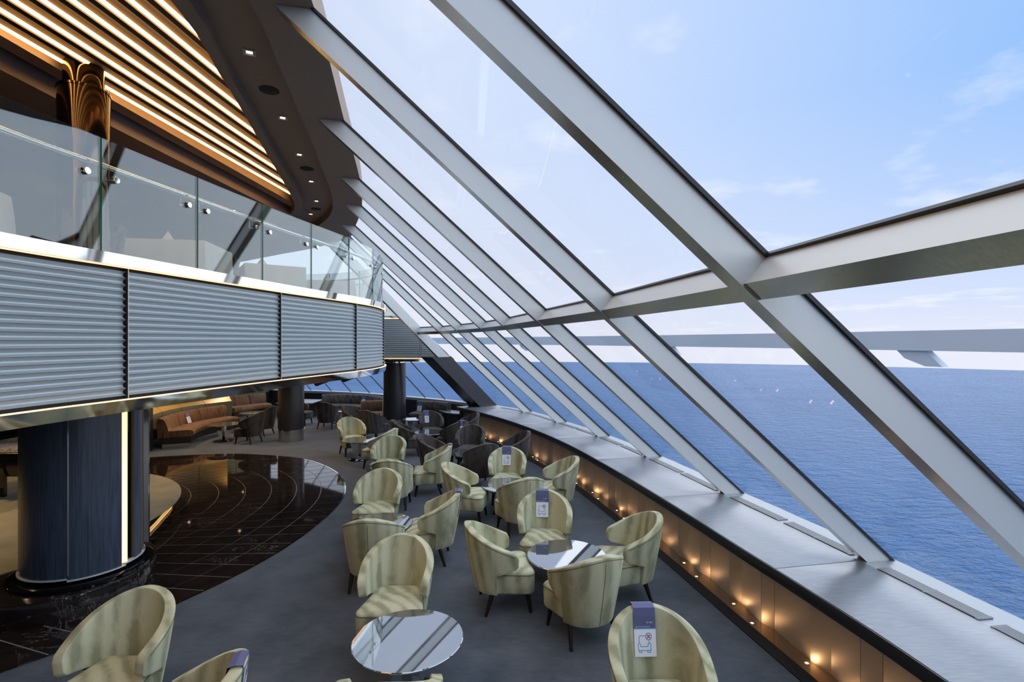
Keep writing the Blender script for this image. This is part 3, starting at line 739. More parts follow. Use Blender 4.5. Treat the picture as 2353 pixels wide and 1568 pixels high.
# downlights and speakers in the channel
fr = MB().loft([[(x*a, y*a, z) for x, y in ((-.05, -.05), (.05, -.05), (.05, .05), (-.05, .05))] for a, z in ((1, 0), (1, -0.006), (0.72, -0.006), (0.72, 0.0))]).mesh('frame')
lm = MB().box((0, 0, 0.0), (0.05, 0.035, 0.006)).mesh('lamp')
dls = [(-2.17, 4.23), (-2.45, 5.47), (-2.72, 6.55), (-3.0, 7.65), (-3.33, 8.72), (-3.78, 9.62)]
dn = ['largest and nearest', 'second nearest', 'third nearest', 'fourth nearest', 'fifth nearest', 'farthest']
def lamp_spot(parent, e, size=110, col=(1, 0.72, 0.45), z=-0.02):
    ld = bpy.data.lights.new('beam', 'SPOT'); ld.energy = e; ld.color = col; ld.spot_size = R(size); ld.spot_blend = 0.7; ld.shadow_soft_size = 0.04
    q = bpy.data.objects.new('beam', ld); COL.objects.link(q); q.parent = parent; q.location = (0, 0, z)
for (x, y), t in zip(dls, dn):
    th = thing('downlight', 'small square recessed downlight in the curved ceiling channel, %s' % t, 'downlight', (x*1.03, y*1.03, 5.058), R(25), 'downlights in the ceiling channel')
    link('frame', fr, 'lamp_frame', th); link('lamp', lm, 'lamp', th); lamp_spot(th, 6)
sg = MB().lathe([(0.0005, -0.004), (0.085, -0.004), (0.092, -0.002), (0.092, 0.006), (0.0005, 0.006)], 28).mesh('grille', 40)
for (x, y), t in zip([(-2.31, 4.87), (-2.84, 7.09), (-3.54, 9.25)], ['between the first two downlights', 'between the third and fourth downlights', 'beyond the fifth downlight']):
    th = thing('ceiling_speaker', 'round dark flush speaker grille in the ceiling channel, %s' % t, 'speaker', (x*1.03, y*1.03, 5.057), 0, 'speakers in the ceiling channel')
    link('grille', sg, 'speaker_mesh', th)
for (x, y), t in zip([(-4.75, 5.6), (-4.9, 9.0), (-6.6, 6.2)], ['just right of the bronze upper column', 'far along the upper deck', 'deep over the upper deck']):
    th = thing('downlight', 'small square downlight in the flat taupe deck ceiling, %s' % t, 'downlight', (x, y, 4.898), 0, 'downlights over the upper deck')
    link('frame', fr, 'black', th); link('lamp', lm, 'lamp', th); lamp_spot(th, 10)

# ------------------------------------------------------------------ enclosing walls
for nm, c, d, lb in (('wall_left', (-13, 6.5, 2.6), (0.1, 28, 5.6), 'dark far left wall of the lounge'), ('wall_back', (-4.5, -7.55, 2.6), (18, 0.1, 5.6), 'dark wall behind the camera'),
                     ('wall_front', (-11.4, 20.55, 2.6), (3.4, 0.1, 5.6), 'dark wall at the far left end')):
    o = MB().box(c, d).build(nm, 'wall_dark'); tag(o, lb, 'wall', kind='structure')

# ------------------------------------------------------------------ big clad column
PC = Vector((-4.47, 5.35)); PZ = 0.226
bc = thing('clad_column', 'thick column clad in dark blue veneer with vertical warm light slots', 'column', (PC.x, PC.y, PZ))
def arc(r0, r1, a0, a1, z0, z1, nm, mt, n=14, sm=40):
    rg = []
    for i in range(n):
        a = R(a0+(a1-a0)*i/(n-1)); c_, s_ = math.cos(a), math.sin(a)
        rg.append([(c_*r0, s_*r0, z0), (c_*r1, s_*r1, z0), (c_*r1, s_*r1, z1), (c_*r0, s_*r0, z1)])
    return MB().loft(rg).build(nm, mt, bc, sm)
ZTOP = 2.02-PZ
MB().lathe([(0.445, 0.0), (0.445, ZTOP)], 40).build('core', 'dark_chrome', bc, 40)
MB().lathe([(0.60, 0.0), (0.60, 0.035), (0.58, 0.045), (0.47, 0.045)], 48).build('plinth', 'black_gloss', bc, 40)
arc(0.45, 0.500, -165, -64.2, 0.10, ZTOP, 'veneer_panel', 'blue_veneer', 30)
arc(0.45, 0.514, -64.2, -62.8, 0.085, ZTOP, 'seam_strip', 'chrome', 3)
arc(0.45, 0.512, -62.8, -15.0, 0.085, ZTOP, 'veneer_panel', 'blue_veneer', 22)
arc(0.445, 0.490, -14.8, -5.6, 0.10, ZTOP, 'light_slot', 'led_soft', 5)
arc(0.445, 0.468, -5.6, 4, 0.10, ZTOP, 'mirror_strip', 'dark_chrome', 5)
arc(0.45, 0.505, 4, 20, 0.10, ZTOP, 'veneer_panel', 'blue_veneer', 8)
arc(0.445, 0.49, 20, 24, 0.12, ZTOP, 'light_slot', 'led_soft', 4)
arc(0.45, 0.56, 24, 62, 0.14, ZTOP, 'chrome_panel', 'chrome', 12)
arc(0.45, 0.50, 62, 195, 0.10, ZTOP, 'veneer_panel', 'blue_veneer', 30)
arc(0.45, 0.515, -165, -64.2, 0.088, 0.10, 'bottom_trim', 'satin_aluminium', 30)
arc(0.45, 0.527, -64.2, -11.6, 0.073, 0.085, 'bottom_trim', 'satin_aluminium', 22)
arc(0.45, 0.52, -11.6, 62, 0.088, 0.10, 'bottom_trim', 'satin_aluminium', 22)
# upper column on the deck
uc = thing('upper_column', 'polished bronze column standing on the upper deck behind the glass', 'column', (-3.88, 4.64, 3.05))
MB().lathe([(0.19, 0), (0.19, 1.80)], 40).build('shaft', 'bronze_gloss', uc, 40)
MB().lathe([(0.196, 1.80), (0.196, 1.82), (0.15, 1.82), (0.15, 2.12)], 40).build('collar', 'bronze_gloss', uc, 40)

# two round columns further back
def col(x, y, r, top, lb, collar):
    th = thing('round_column', lb, 'column', (x, y, 0))
    MB().lathe([(r, 0.30), (r, top)], 48).build('shaft', 'dark_clad', th, 40)
    MB().lathe([(r-0.012, 0.0), (r-0.012, 0.29)], 48).build('base_sleeve', 'steel_inner', th, 40)
    MB().lathe([(r-0.02, 0.29), (r+0.015, 0.29), (r+0.015, 0.305), (r-0.02, 0.305)], 48).build('ring', 'chrome', th, 40)
    if collar: MB().lathe([(r-0.04, top), (r-0.04, top+0.06)], 48).build('collar', 'chrome', th, 40)
col(-5.78, 13.4, 0.32, 2.01, 'round black column beside the brown curved sofa', False)
col(-3.47, 15.15, 0.325, 1.96, 'round black column under the far balcony wing', True)

# ------------------------------------------------------------------ tub chairs
def scale_z(z): 
    k = max(0.0, min(1.0, 1-(z-0.19)/0.62)); return 1-0.25*k**1.25
def plan(u):   # u in -1..1 : arm tip, round the back, arm tip  (front = +Y)
    pts = plan.pts; t = (u+1)/2*plan.len
    for i in range(len(plan.l)-1):
        if plan.l[i+1] >= t:
            f = (t-plan.l[i])/(plan.l[i+1]-plan.l[i]); return pts[i].lerp(pts[i+1], f)
    return pts[-1]
pp_ = [Vector((-0.325, 0.125)), Vector((-0.332, 0.05)), Vector((-0.334, -0.03))]
for k in range(1, 40):
    a = PI+PI*k/40; cx_, sy_ = math.cos(a), math.sin(a)
    pp_.append(Vector((0.334*math.copysign(abs(cx_)**0.95, cx_), -0.03-0.345*abs(sy_)**0.95)))
pp_ += [Vector((0.334, -0.03)), Vector((0.332, 0.05)), Vector((0.325, 0.125))]
plan.pts = pp_; plan.l = [0.0]
for i in range(1, len(pp_)): plan.l.append(plan.l[-1]+(pp_[i]-pp_[i-1]).length)
plan.len = plan.l[-1]
YT, YB = 0.125, -0.375
def ztop(y):
    s_ = max(0, min(1, (y-YB)/(YT-YB))); return 0.814-0.244*s_**0.82
def zmid(y):
    s_ = max(0, min(1, (y+0.12)/0.245)); return 0.385+0.06*s_
def shell_pt(u, z):
    p = plan(u); k = scale_z(z); return Vector((p.x*k, 0.05+(p.y-0.05)*k, z))
NU = 56; us = [-1+2*i/NU for i in range(NU+1)]
def chair_back_mesh():
    v = []; f = []; idx = {}
    for i, u in enumerate(us):
        y = plan(u).y; zt, zm = ztop(y), zmid(y)
        tip = max(0.0, (abs(u)-0.955)/0.045)
        zt -= 0.03*tip**2; zm2 = zm+0.02*tip**2
        for j in range(9):
            fz = j/8; z = zm2+(zt-zm2)*fz
            idx[('u', i, j)] = len(v); v.append(shell_pt(u, z))
        if y < -0.10:
            for j in range(5):
                z = 0.195+(zm-0.195)*j/5
                idx[('l', i, j)] = len(v); v.append(shell_pt(u, z))
            idx[('l', i, 5)] = idx[('u', i, 0)]
    for i in range(NU):
        for j in range(8): f.append((idx[('u', i, j)], idx[('u', i+1, j)], idx[('u', i+1, j+1)], idx[('u', i, j+1)]))
        for j in range(5):
            if ('l', i, j) in idx and ('l', i+1, j) in idx: f.append((idx[('l', i, j)], idx[('l', i+1, j)], idx[('l', i+1, j+1)], idx[('l', i, j+1)]))
    me = bpy.data.meshes.new('backrest'); me.from_pydata([tuple(p) for p in v], [], f)
    # make sure the surface faces outwards so that solidify grows inwards
    b = bmesh.new(); b.from_mesh(me); b.faces.ensure_lookup_table()
    fc = b.faces[len(b.faces)//2]
    if sum(q.normal.dot(q.calc_center_median()-Vector((0, 0, q.calc_center_median().z))) for q in b.faces) < 0: bmesh.ops.reverse_faces(b, faces=b.faces)
    b.to_mesh(me); b.free()
    out = baked(me, [('SOLIDIFY', dict(thickness=0.066, offset=-1.0, use_even_offset=False)), ('BEVEL', dict(width=0.022, segments=3, limit_method='ANGLE', angle_limit=R(50)))])
    out.shade_smooth(); out.set_sharp_from_angle(angle=R(70)); return out
def rrect(w, d0, d1, r, n=6, wr=None):
    wr = wr or w; pts = []
    for (cx_, cy_, a0) in ((w-r, d1-r, 0), (-(w-r), d1-r, 90), (-(wr-r), d0+r, 180), (wr-r, d0+r, 270)):
        for k in range(n+1):
            a = R(a0+90*k/n); pts.append((cx_+r*math.cos(a), cy_+r*math.sin(a)))
    return pts
def chair_seat_mesh():
    base = rrect(0.275, -0.215, 0.285, 0.07, 6, 0.205); rg = []
    for k, z, w_ in ((0.90, 0.190, 0), (0.965, 0.195, 0), (0.99, 0.21, 0), (1.0, 0.30, 0), (1.0, 0.372, 0), (0.992, 0.385, 0), (0.965, 0.395, 0), (0.88, 0.408, 0), (0.7, 0.42, 0), (0.4, 0.427, 0), (0.05, 0.43, 0)):
        rg.append([(x*k, 0.0125+(y-0.0125)*k, z) for x, y in base])
    return MB().loft(rg).mesh('seat', 60)
def piping_mesh():
    b = MB()
    base = rrect(0.2765, -0.212, 0.2865, 0.07, 6, 0.2065)
    b.tube([(x, y, 0.376) for x, y in base], 0.0035, 5, True)
    pts = []
    for u in us[2:-2]:
        y = plan(u).y; z = ztop(y)-0.022; p = shell_pt(u, z); d = Vector((p.x, p.y-0.05, 0)).normalized(); pts.append(p+d*0.0008)
    b.tube(pts, 0.0028, 5)
    pts = [shell_pt(0, z)+Vector((0, -0.0005, 0)) for z in [0.2+0.56*k/12 for k in range(13)]]
    b.tube(pts, 0.0025, 5)
    return b.mesh('piping', 60)
def leg_mesh(sx, sy):
    a = Vector((sx*0.205, 0.215 if sy > 0 else -0.125, 0.20)); e_ = Vector((sx*0.225, 0.245 if sy > 0 else -0.19, 0.0))
    return MB().tube([a, e_], [0.024, 0.0145], 12).mesh('leg', 50)
ch_back, ch_seat, ch_pipe = chair_back_mesh(), chair_seat_mesh(), piping_mesh()
ch_legs = [leg_mesh(sx, sy) for sx in (-1, 1) for sy in (-1, 1)]
SETS = {}
for nm, seam in (('green_velvet', 'seam_green'), ('dark_velvet', 'seam_dark')):
    bk, se, pi_ = ch_back.copy(), ch_seat.copy(), ch_pipe.copy()
    bk.materials.clear(); bk.materials.append(MATS[nm]); se.materials.append(MATS[nm]); pi_.materials.append(MATS[seam])
    SETS[nm] = (bk, se, pi_)
def tub_chair(x, y, head, label, velv='green_velvet', group='green velvet tub chairs', z=0.0):
    th = thing('tub_chair', label, 'chair', (x, y, z), R(head-90), group)
    bk, se, pi_ = SETS[velv]
    link('backrest', bk, None, th); link('seat', se, None, th); link('piping', pi_, None, th)
    for lm_ in ch_legs: link('leg', lm_, 'black_wood', th)
    return th
def ctr(bx, by, head, d=0.33): return (bx+d*math.cos(R(head)), by+d*math.sin(R(head)), head)
G = 'green velvet tub chairs'; D = 'charcoal velvet tub chairs'
CH = {}
def ch(key, x, y, h, label, v='green_velvet'): CH[key] = tub_chair(x, y, h, label, v, G if v == 'green_velvet' else D)
ch('G1', -2.64, 3.38, 270, 'green velvet tub chair at the bottom left beside the marble floor')
ch('G2', -1.85, 2.78, 195, 'green velvet tub chair cut by the bottom edge, paper card over its back')
ch('G0', -0.72, 2.985, 95, 'green velvet tub chair below the nearest table, only its arm tips showing')
ch('G3', -1.00, 4.40, 270, 'green velvet tub chair facing the camera just behind the nearest round table')
ch('G4', -1.46, 5.46, 93, 'green velvet tub chair seen squarely from behind, left of the centre aisle')
ch('G5', -0.97, 6.12, 182, 'green velvet tub chair facing left with card over its back, right of legged table')
ch('G6', -1.80, 6.85, 270, 'green velvet tub chair facing the camera beyond the legged glass table')
ch('G7', -1.86, 8.02, 92, 'green velvet tub chair seen from behind, half hidden by the chair in front')
ch('G8', -2.27, 9.38, 268, 'green velvet tub chair facing the camera with a brown lit edge, near the marble floor')
ch('G9', -1.40, 8.80, 188, 'green velvet tub chair facing left with card on its back, beside the charcoal chairs')
ch('G10', -0.66, 7.48, 352, 'green velvet tub chair facing right towards the pedestal table, middle of the room')
ch('G11', -0.08, 8.33, 268, 'green velvet tub chair facing the camera with card, in front of the charcoal chairs')
ch('G12', 0.66, 7.85, 192, 'green velvet tub chair facing left beside the bronze panels, far of the two')
ch('G13', 0.10, 7.0, 112, 'green velvet tub chair seen from behind at the middle pedestal table')
ch('G14', 0.37, 5.80, 266, 'green velvet tub chair facing the camera with card, behind the right pedestal table')
ch('G15', -0.10, 5.08, 10, 'green velvet tub chair facing right in the open middle of the carpet')
ch('G16', 1.17, 5.27, 187, 'green velvet tub chair facing left beside the bronze panels, near of the two')
ch('G17', 0.63, 4.55, 113, 'green velvet tub chair seen from behind in front of the right pedestal table')
ch('G18', 0.92, 3.13, 272, 'green velvet tub chair cut by the bottom edge, large card facing the camera')
ch('G19', -3.68, 11.78, 305, 'green velvet tub chair in warm light, farthest left beyond the marble floor')
ch('G20', -2.72, 10.55, 165, 'green velvet tub chair with brown shaded seat between two small tables')
DV = 'dark_velvet'
ch('D1', -2.02, 12.85, 290, 'charcoal tub chair with card, in front of the far sofa', DV)
ch('D2', -1.17, 12.62, 205, 'charcoal tub chair under the end of the window counter', DV)
ch('D3', -1.36, 11.70, 140, 'charcoal tub chair seen from behind with card on its outer back', DV)
ch('D4', -2.38, 11.66, 12, 'charcoal tub chair facing right in front of the far black column', DV)
ch('D5', -0.87, 10.65, 266, 'charcoal tub chair facing the camera beyond the small legged table', DV)
ch('D6', -1.46, 9.80, 350, 'charcoal tub chair facing right behind a green chair with card', DV)
ch('D7', -0.58, 9.22, 118, 'charcoal tub chair seen from behind left of the green chair with card', DV)
ch('D8', 0.00, 10.08, 197, 'charcoal tub chair facing left against the glowing bronze panels', DV)
ch('B1', -5.50, 15.25, 85, 'charcoal tub chair seen squarely from behind, far between the columns', DV)
ch('B2', -4.30, 14.05, 340, 'charcoal tub chair with low arm facing right, left of the far column', DV)
ch('B3', -3.62, 13.52, 60, 'charcoal tub chair from behind, overlapping the far black column', DV)
ch('B4', -6.68, 13.05, 172, 'charcoal tub chair facing the near brown curved sofa', DV)
ch('B5', -6.88, 14.15, 172, 'charcoal tub chair facing the far brown curved sofa', DV)
ch('B6', -6.55, 15.9, 355, 'charcoal tub chair peeking out right of the black column by the brown sofa', DV)

# ------------------------------------------------------------------ paper cards on the chair backs
def y_out(z): return shell_pt(0, z).y
def card_strip(z_list, w, both=False):
    """flat bent strip following (y,z) list"""
    b = MB(); rg = []
    for y, z in z_list: rg.append([(-w/2, y, z), (w/2, y, z)])
    n = len(rg); vs = [p for r in rg for p in r]; fs = [(2*i, 2*i+1, 2*i+3, 2*i+2) for i in range(n-1)]
    b.add(vs, fs); return b
CW = 0.145
def fr_y(z): return y_out(z)+0.066+0.016
def bk_y(z): return y_out(z)-0.008
rim = 0.814
blue_path = [(bk_y(0.70), 0.70), (bk_y(0.78), 0.78), (bk_y(0.80)+0.004, rim+0.006), (y_out(0.8)+0.033, rim+0.012), (fr_y(0.80)-0.008, rim+0.004), (fr_y(0.77), 0.77), (fr_y(0.69), 0.69)]
white_path = [(fr_y(0.69), 0.69), (fr_y(0.60), 0.60), (fr_y(0.52), 0.52)]
back_path = [(bk_y(0.52), 0.52), (bk_y(0.61), 0.61), (bk_y(0.70), 0.70)]
def strip_mesh(path, nm, mt):
    me = card_strip(path, CW).mesh(nm); me.materials.append(MATS[mt])
    out = baked(me, [('SOLIDIFY', dict(thickness=0.0012, offset=0))]); return out
cm_blue = strip_mesh(blue_path, 'blue_fold', 'paper_blue'); cm_white = strip_mesh(white_path, 'white_front', 'paper_white'); cm_back = strip_mesh(back_path, 'white_back', 'paper_white')
def on_front(x, z, o=0.0016): return (-x, fr_y(z)+o, z)
def on_back(x, z, o=-0.0016): return (x, bk_y(z)+o, z)
def ribbon(pts, w, f, closed=False):
    b = MB(); n = len(pts)
    for i in range(n if closed else n-1):
        a = Vector(pts[i]); c = Vector(pts[(i+1) % n]); d = (c-a).normalized(); q = Vector((-d.y, d.x))*w/2; a2, c2 = a-d*w*0.35, c+d*w*0.35
        b.add([f(*(a2+q)), f(*(a2-q)), f(*(c2-q)), f(*(c2+q))], [(0, 1, 2, 3)])
    return b
def icon_mesh(f):
    b = MB(); z0 = 0.0
    def add(pts, w=0.0045, cl=False): 
        r_ = ribbon(pts, w, f, cl); b.add(r_.v, r_.f)
    X = lambda px: (px-555)/410*CW*0.97; Z = lambda py: 0.69-(py-400)/485*0.168
    P_ = lambda l: [(X(a), Z(c)) for a, c in l]
    add(P_([(550, 525), (455, 525), (437, 543), (437, 640)]))
    add(P_([(437, 650), (415, 672), (420, 780), (662, 780), (662, 672), (630, 650), (606, 672), (606, 712), (464, 712), (464, 672)]), cl=True)
    add(P_([(630, 645), (630, 618)]))
    add(P_([(436, 785), (436, 812), (482, 812), (482, 785)])); add(P_([(594, 785), (594, 812), (648, 812), (648, 785)]))
    cx_, cz_ = X(621), Z(538)
    add([(cx_+0.019*math.cos(a), cz_+0.0205*math.sin(a)) for a in [2*PI*k/20 for k in range(20)]], 0.0055, True)
    return b.mesh('armchair_icon')
def cross_mesh(f):
    cx_, cz_ = (621-555)/410*CW*0.97, 0.69-(538-400)/485*0.168
    b = ribbon([(cx_-0.008, cz_-0.009), (cx_+0.008, cz_+0.009)], 0.0065, f); c2 = ribbon([(cx_-0.008, cz_+0.009), (cx_+0.008, cz_-0.009)], 0.0065, f)
    b.add(c2.v, c2.f); return b.mesh('red_cross')
def rule_mesh(f):
    b = ribbon([(-CW/2+0.002, 0.690), (CW/2-0.002, 0.690)], 0.006, f); return b.mesh('blue_rule')
def text_mesh(body, size, x, z, f):
    cu = bpy.data.curves.new('t', 'FONT'); cu.body = body; cu.size = size; cu.resolution_u = 2
    o = bpy.data.objects.new('t', cu); COL.objects.link(o)
    dg = bpy.context.evaluated_depsgraph_get(); me = bpy.data.meshes.new_from_object(o.evaluated_get(dg)); bpy.data.objects.remove(o)
    for v in me.vertices: v.co = Vector(f(x+v.co.x, z+v.co.y))
    me.materials.clear(); me.materials.append(MATS['paper_white']); return me
def logo(f):
    b = ribbon([(0.018+0.0035*math.cos(a), 0.7285+0.005*math.sin(a)) for a in [2*PI*k/10 for k in range(10)]], 0.0014, f, True)
    return b.mesh('emblem')
def card_set(f):
    d = [('armchair_icon', icon_mesh(f), 'print_blue'), ('red_cross', cross_mesh(f), 'print_red'), ('blue_rule', rule_mesh(f), 'print_cyan'),
         ('lettering', text_mesh('HEALTH IS OUR PRIORITY', 0.0085, -CW/2+0.009, 0.699, f), 'paper_white'), ('lettering', text_mesh('MSC', 0.013, 0.030, 0.7245, f), 'paper_white'), ('emblem', logo(f), 'paper_white')]
    return d
SET_F, SET_B = card_set(on_front), card_set(on_back)
def card(key, dx, label, sides='FB', rot=0.0):
    c_ = CH[key]
    r_ = c_.rotation_euler[2]; dv = Matrix.Rotation(r_, 3, 'Z') @ Vector((dx, 0.010 if abs(dx) < 0.08 else 0.016, 0))
    th = thing('reserved_card', label, 'paper card', c_.location+dv, r_, 'paper seat cards')
    link('blue_fold', cm_blue, None, th); link('white_front', cm_white, None, th); link('white_back', cm_back, None, th)
    for nm, me, mt in (SET_F if 'F' in sides else [])+(SET_B if 'B' in sides else []): link(nm, me, mt, th)
card('G18', 0.03, 'blue and white paper card with armchair icon, largest, on the bottom right chair', 'F')
card('G14', 0.03, 'blue and white paper card on the green chair behind the right pedestal table', 'F')
card('G11', 0.02, 'blue and white paper card on the green chair in front of the charcoal chairs', 'F')
card('G5', -0.02, 'folded paper card over the chair facing the legged glass table', 'FB')
card('G9', 0.0, 'folded paper card on the green chair beside the charcoal chairs', 'FB')
card('G2', 0.0, 'folded paper card at the bottom left edge, over a chair cut by the frame', 'FB')
card('D1', 0.09, 'paper card on the charcoal chair before the far sofa', 'F')
card('D3', -0.03, 'paper card hanging on the outer back of a charcoal chair', 'B')

# ------------------------------------------------------------------ tables
HT = 0.437
tp_top = MB().lathe([(0.0005, HT-0.016), (0.392, HT-0.016), (0.40, HT-0.011), (0.40, HT-0.004), (0.396, HT), (0.0005, HT)], 72).mesh('table_top', 40)
tp_base = MB().lathe([(0.0005, 0.0), (0.235, 0.0), (0.235, 0.008), (0.22, 0.014), (0.0005, 0.018)], 48).mesh('base_disc', 40)
def blade(ang):
    q = []; c_, s_ = math.cos(ang), math.sin(ang)
    for w_, z in ((0.075, 0.016), (0.22, HT-0.016)):
        q.append([(c_*a-s_*b, s_*a+c_*b, z) for a, b in ((-w_, -0.028), (w_, -0.028), (w_, 0.028), (-w_, 0.028))])
    return MB().loft(q).mesh('pedestal_blade')
blades = [blade(R(20)), blade(R(110))]
lt_legs = []
for k in range(4):
    a = R(45+90*k); lt_legs.append(MB().tube([(0.22*math.cos(a), 0.22*math.sin(a), HT-0.02), (0.31*math.cos(a), 0.31*math.sin(a), 0)], [0.022, 0.014], 10).mesh('leg', 50))
lt_rim = MB().lathe([(0.16, HT-0.034), (0.30, HT-0.034), (0.30, HT-0.017), (0.16, HT-0.017)], 40).mesh('under_frame', 40)
def table(x, y, label, kind, s=1.0, rz=0.0):
    th = thing('cocktail_table', label, 'table', (x, y, 0), rz, 'round mirror-top cocktail tables'); th.scale = (s, s, 1)
    link('table_top', tp_top, 'mirror_glass', th)
    if kind == 'p':
        for b in blades: link('pedestal_blade', b, 'chrome', th)
        link('base_disc', tp_base, 'black_gloss', th)
    else:
        link('under_frame', lt_rim, 'black_wood', th)
        for b in lt_legs: link('leg', b, 'black_wood', th)
table(-0.756, 3.73, 'nearest round mirror-top table at the bottom centre', 'p', 1.0, R(10))
table(0.552, 5.18, 'round mirror-top pedestal table reflecting white sky, right of centre', 'p', 1.0, R(35))
table(-0.06, 7.71, 'round mirror-top pedestal table in the middle of the green chairs', 'p')
table(-1.565, 6.08, 'round mirror-top table on black legs left of centre', 'l', 0.94)
table(-2.06, 8.72, 'round mirror-top table mostly hidden behind green chairs', 'l', 1.0)
table(-1.93, 12.18, 'round mirror-top table among charcoal chairs before the far sofa', 'p', 0.95)
table(-0.88, 9.92, 'small round table on splayed black legs among charcoal chairs', 'l', 0.85)
table(-3.35, 11.23, 'round mirror-top pedestal table beside the warm lit green chair', 'p', 0.95)
table(-5.42, 16.0, 'round table in front of the far dark sofa', 'p', 1.0)
table(-7.5, 13.35, 'round table in front of the near brown sofa', 'p', 1.0)
table(-7.85, 15.5, 'round table in front of the far brown sofa', 'p', 0.95)
table(-2.75, 14.2, 'small round table right of the far column', 'p', 0.7)

# ------------------------------------------------------------------ curved sofas
def arc_sweep(R_, a0, a1, prof, n=20):
    rg = []
    for i in range(n):
        a = R(a0+(a1-a0)*i/(n-1)); c_, s_ = math.cos(a), math.sin(a)
        rg.append([(c_*(R_+o), s_*(R_+o), z) for o, z in prof])
    return MB().loft(rg)
def sofa(cx_, cy_, Rb, a0, a1, label, velv, ncush=3, signs=()):
    th = thing('curved_sofa', label, 'sofa', (cx_, cy_, 0), 0, 'curved banquette sofas')
    arc_sweep(Rb, a0+1, a1-1, [(-0.60, 0), (-0.06, 0), (-0.06, 0.11), (-0.60, 0.11)]).build('plinth', 'steel_inner', th, 40)
    arc_sweep(Rb, a0, a1, [(-0.66, 0.11), (0.0, 0.11), (0.0, 0.27), (-0.66, 0.27)]).build('base', 'seam_dark', th, 40)
    arc_sweep(Rb, a0, a1, [(-0.70, 0.28), (-0.715, 0.31), (-0.715, 0.38), (-0.69, 0.415), (-0.60, 0.43), (-0.10, 0.42), (-0.10, 0.27), (-0.69, 0.27)], 24).build('seat_cushion', velv, th, 50)
    da = (a1-a0)/ncush
    for k in range(ncush):
        b0, b1 = a0+da*k+0.25, a0+da*(k+1)-0.25
        arc_sweep(Rb, b0, b1, [(-0.20, 0.40), (-0.17, 0.55), (-0.12, 0.68), (-0.07, 0.725), (0.0, 0.735), (0.04, 0.71), (0.05, 0.6), (0.02, 0.27), (-0.12, 0.27)], 12).build('back_cushion', velv, th, 60)
    return th
sofa(-5.75, 13.55, 3.0, 152, 206, 'brown velvet curved sofa nearest the marble floor', 'brown_velvet')
sofa(-6.75, 16.1, 2.95, 134, 168, 'brown velvet curved sofa farther back by the gold wall panels', 'brown_velvet')
sofa(-6.0, 15.9, 2.1, 12, 108, 'charcoal curved sofa under the far windows, left of the far column', 'dark_velvet', 4)
sofa(-3.45, 13.55, 2.55, 52, 79, 'charcoal curved sofa under the far windows, right of the far column', 'dark_velvet', 2)
sofa(-3.75, 13.65, 2.5, 97, 113, 'short brown-grey curved sofa behind the far column', 'brown_velvet', 1)
# small flat cards on sofas
fc_b = MB().box((0, 0.05, 0.0), (0.15, 0.11, 0.002)).mesh('blue_part'); fc_w = MB().box((0, -0.09, 0.0), (0.15, 0.17, 0.002)).mesh('white_part')
SET_P = card_set(lambda x, z: (x, z-0.695, 0.0025))
def flat_card(cx_, cy_, Rb, a, label, r=0.15, z=0.60):
    a = R(a); p = (cx_+(Rb-r)*math.cos(a), cy_+(Rb-r)*math.sin(a), z)
    th = thing('reserved_card', label, 'paper card', p, 0, 'paper seat cards on sofas')
    inn = Vector((-math.cos(a), -math.sin(a), 0)); nrm = (inn+Vector((0, 0, 0.32))).normalized(); up_ = (Vector((0, 0, 1))-nrm*nrm.z).normalized(); xr = up_.cross(nrm)
    th.rotation_euler = Matrix((xr, up_, nrm)).transposed().to_euler()
    link('blue_part', fc_b, 'paper_blue', th); link('white_part', fc_w, 'paper_white', th); [link(nm, me, mt, th) for nm, me, mt in SET_P]
flat_card(-5.75, 13.55, 3.0, 180, 'paper card on the near brown sofa', 0.172)
flat_card(-6.75, 16.1, 2.95, 163, 'paper card on the farther brown sofa', 0.172)
flat_card(-6.0, 15.9, 2.1, 62, 'paper card on the far charcoal sofa left of the column', 0.172)
flat_card(-3.45, 13.55, 2.55, 75.5, 'paper card on the far charcoal sofa right of the column', 0.172)

# console shelves beside the sofas
def console(name, poly, z, label, mt='worktop'):
    cx_ = sum(p[0] for p in poly)/len(poly); cy_ = sum(p[1] for p in poly)/len(poly)
    th = thing(name, label, 'console', (cx_, cy_, 0))
    q = [(x-cx_, y-cy_) for x, y in poly]
    MB().prism(q, z-0.03, z).build('shelf_top', mt, th, bevel=0.004); MB().prism([(x*0.94, y*0.94) for x, y in q], 0.0, z-0.03).build('cabinet_body', 'lacquer', th)
console('console', [(-1.52, 14.72), (-1.52, 15.30), (-1.95, 15.72), (-2.25, 15.55), (-1.93, 15.0)], 0.50, 'low dark console with pale shelf top between the far sofa and counter')
console('console', [(-8.0, 17.3), (-6.75, 17.3), (-6.75, 18.4), (-8.0, 18.6)], 0.50, 'low dark console left of the far charcoal sofa')
console('console', [(-8.75, 18.75), (-7.9, 18.75), (-8.2, 19.5), (-9.2, 19.3)], 0.80, 'tall dark console behind the farther brown sofa')

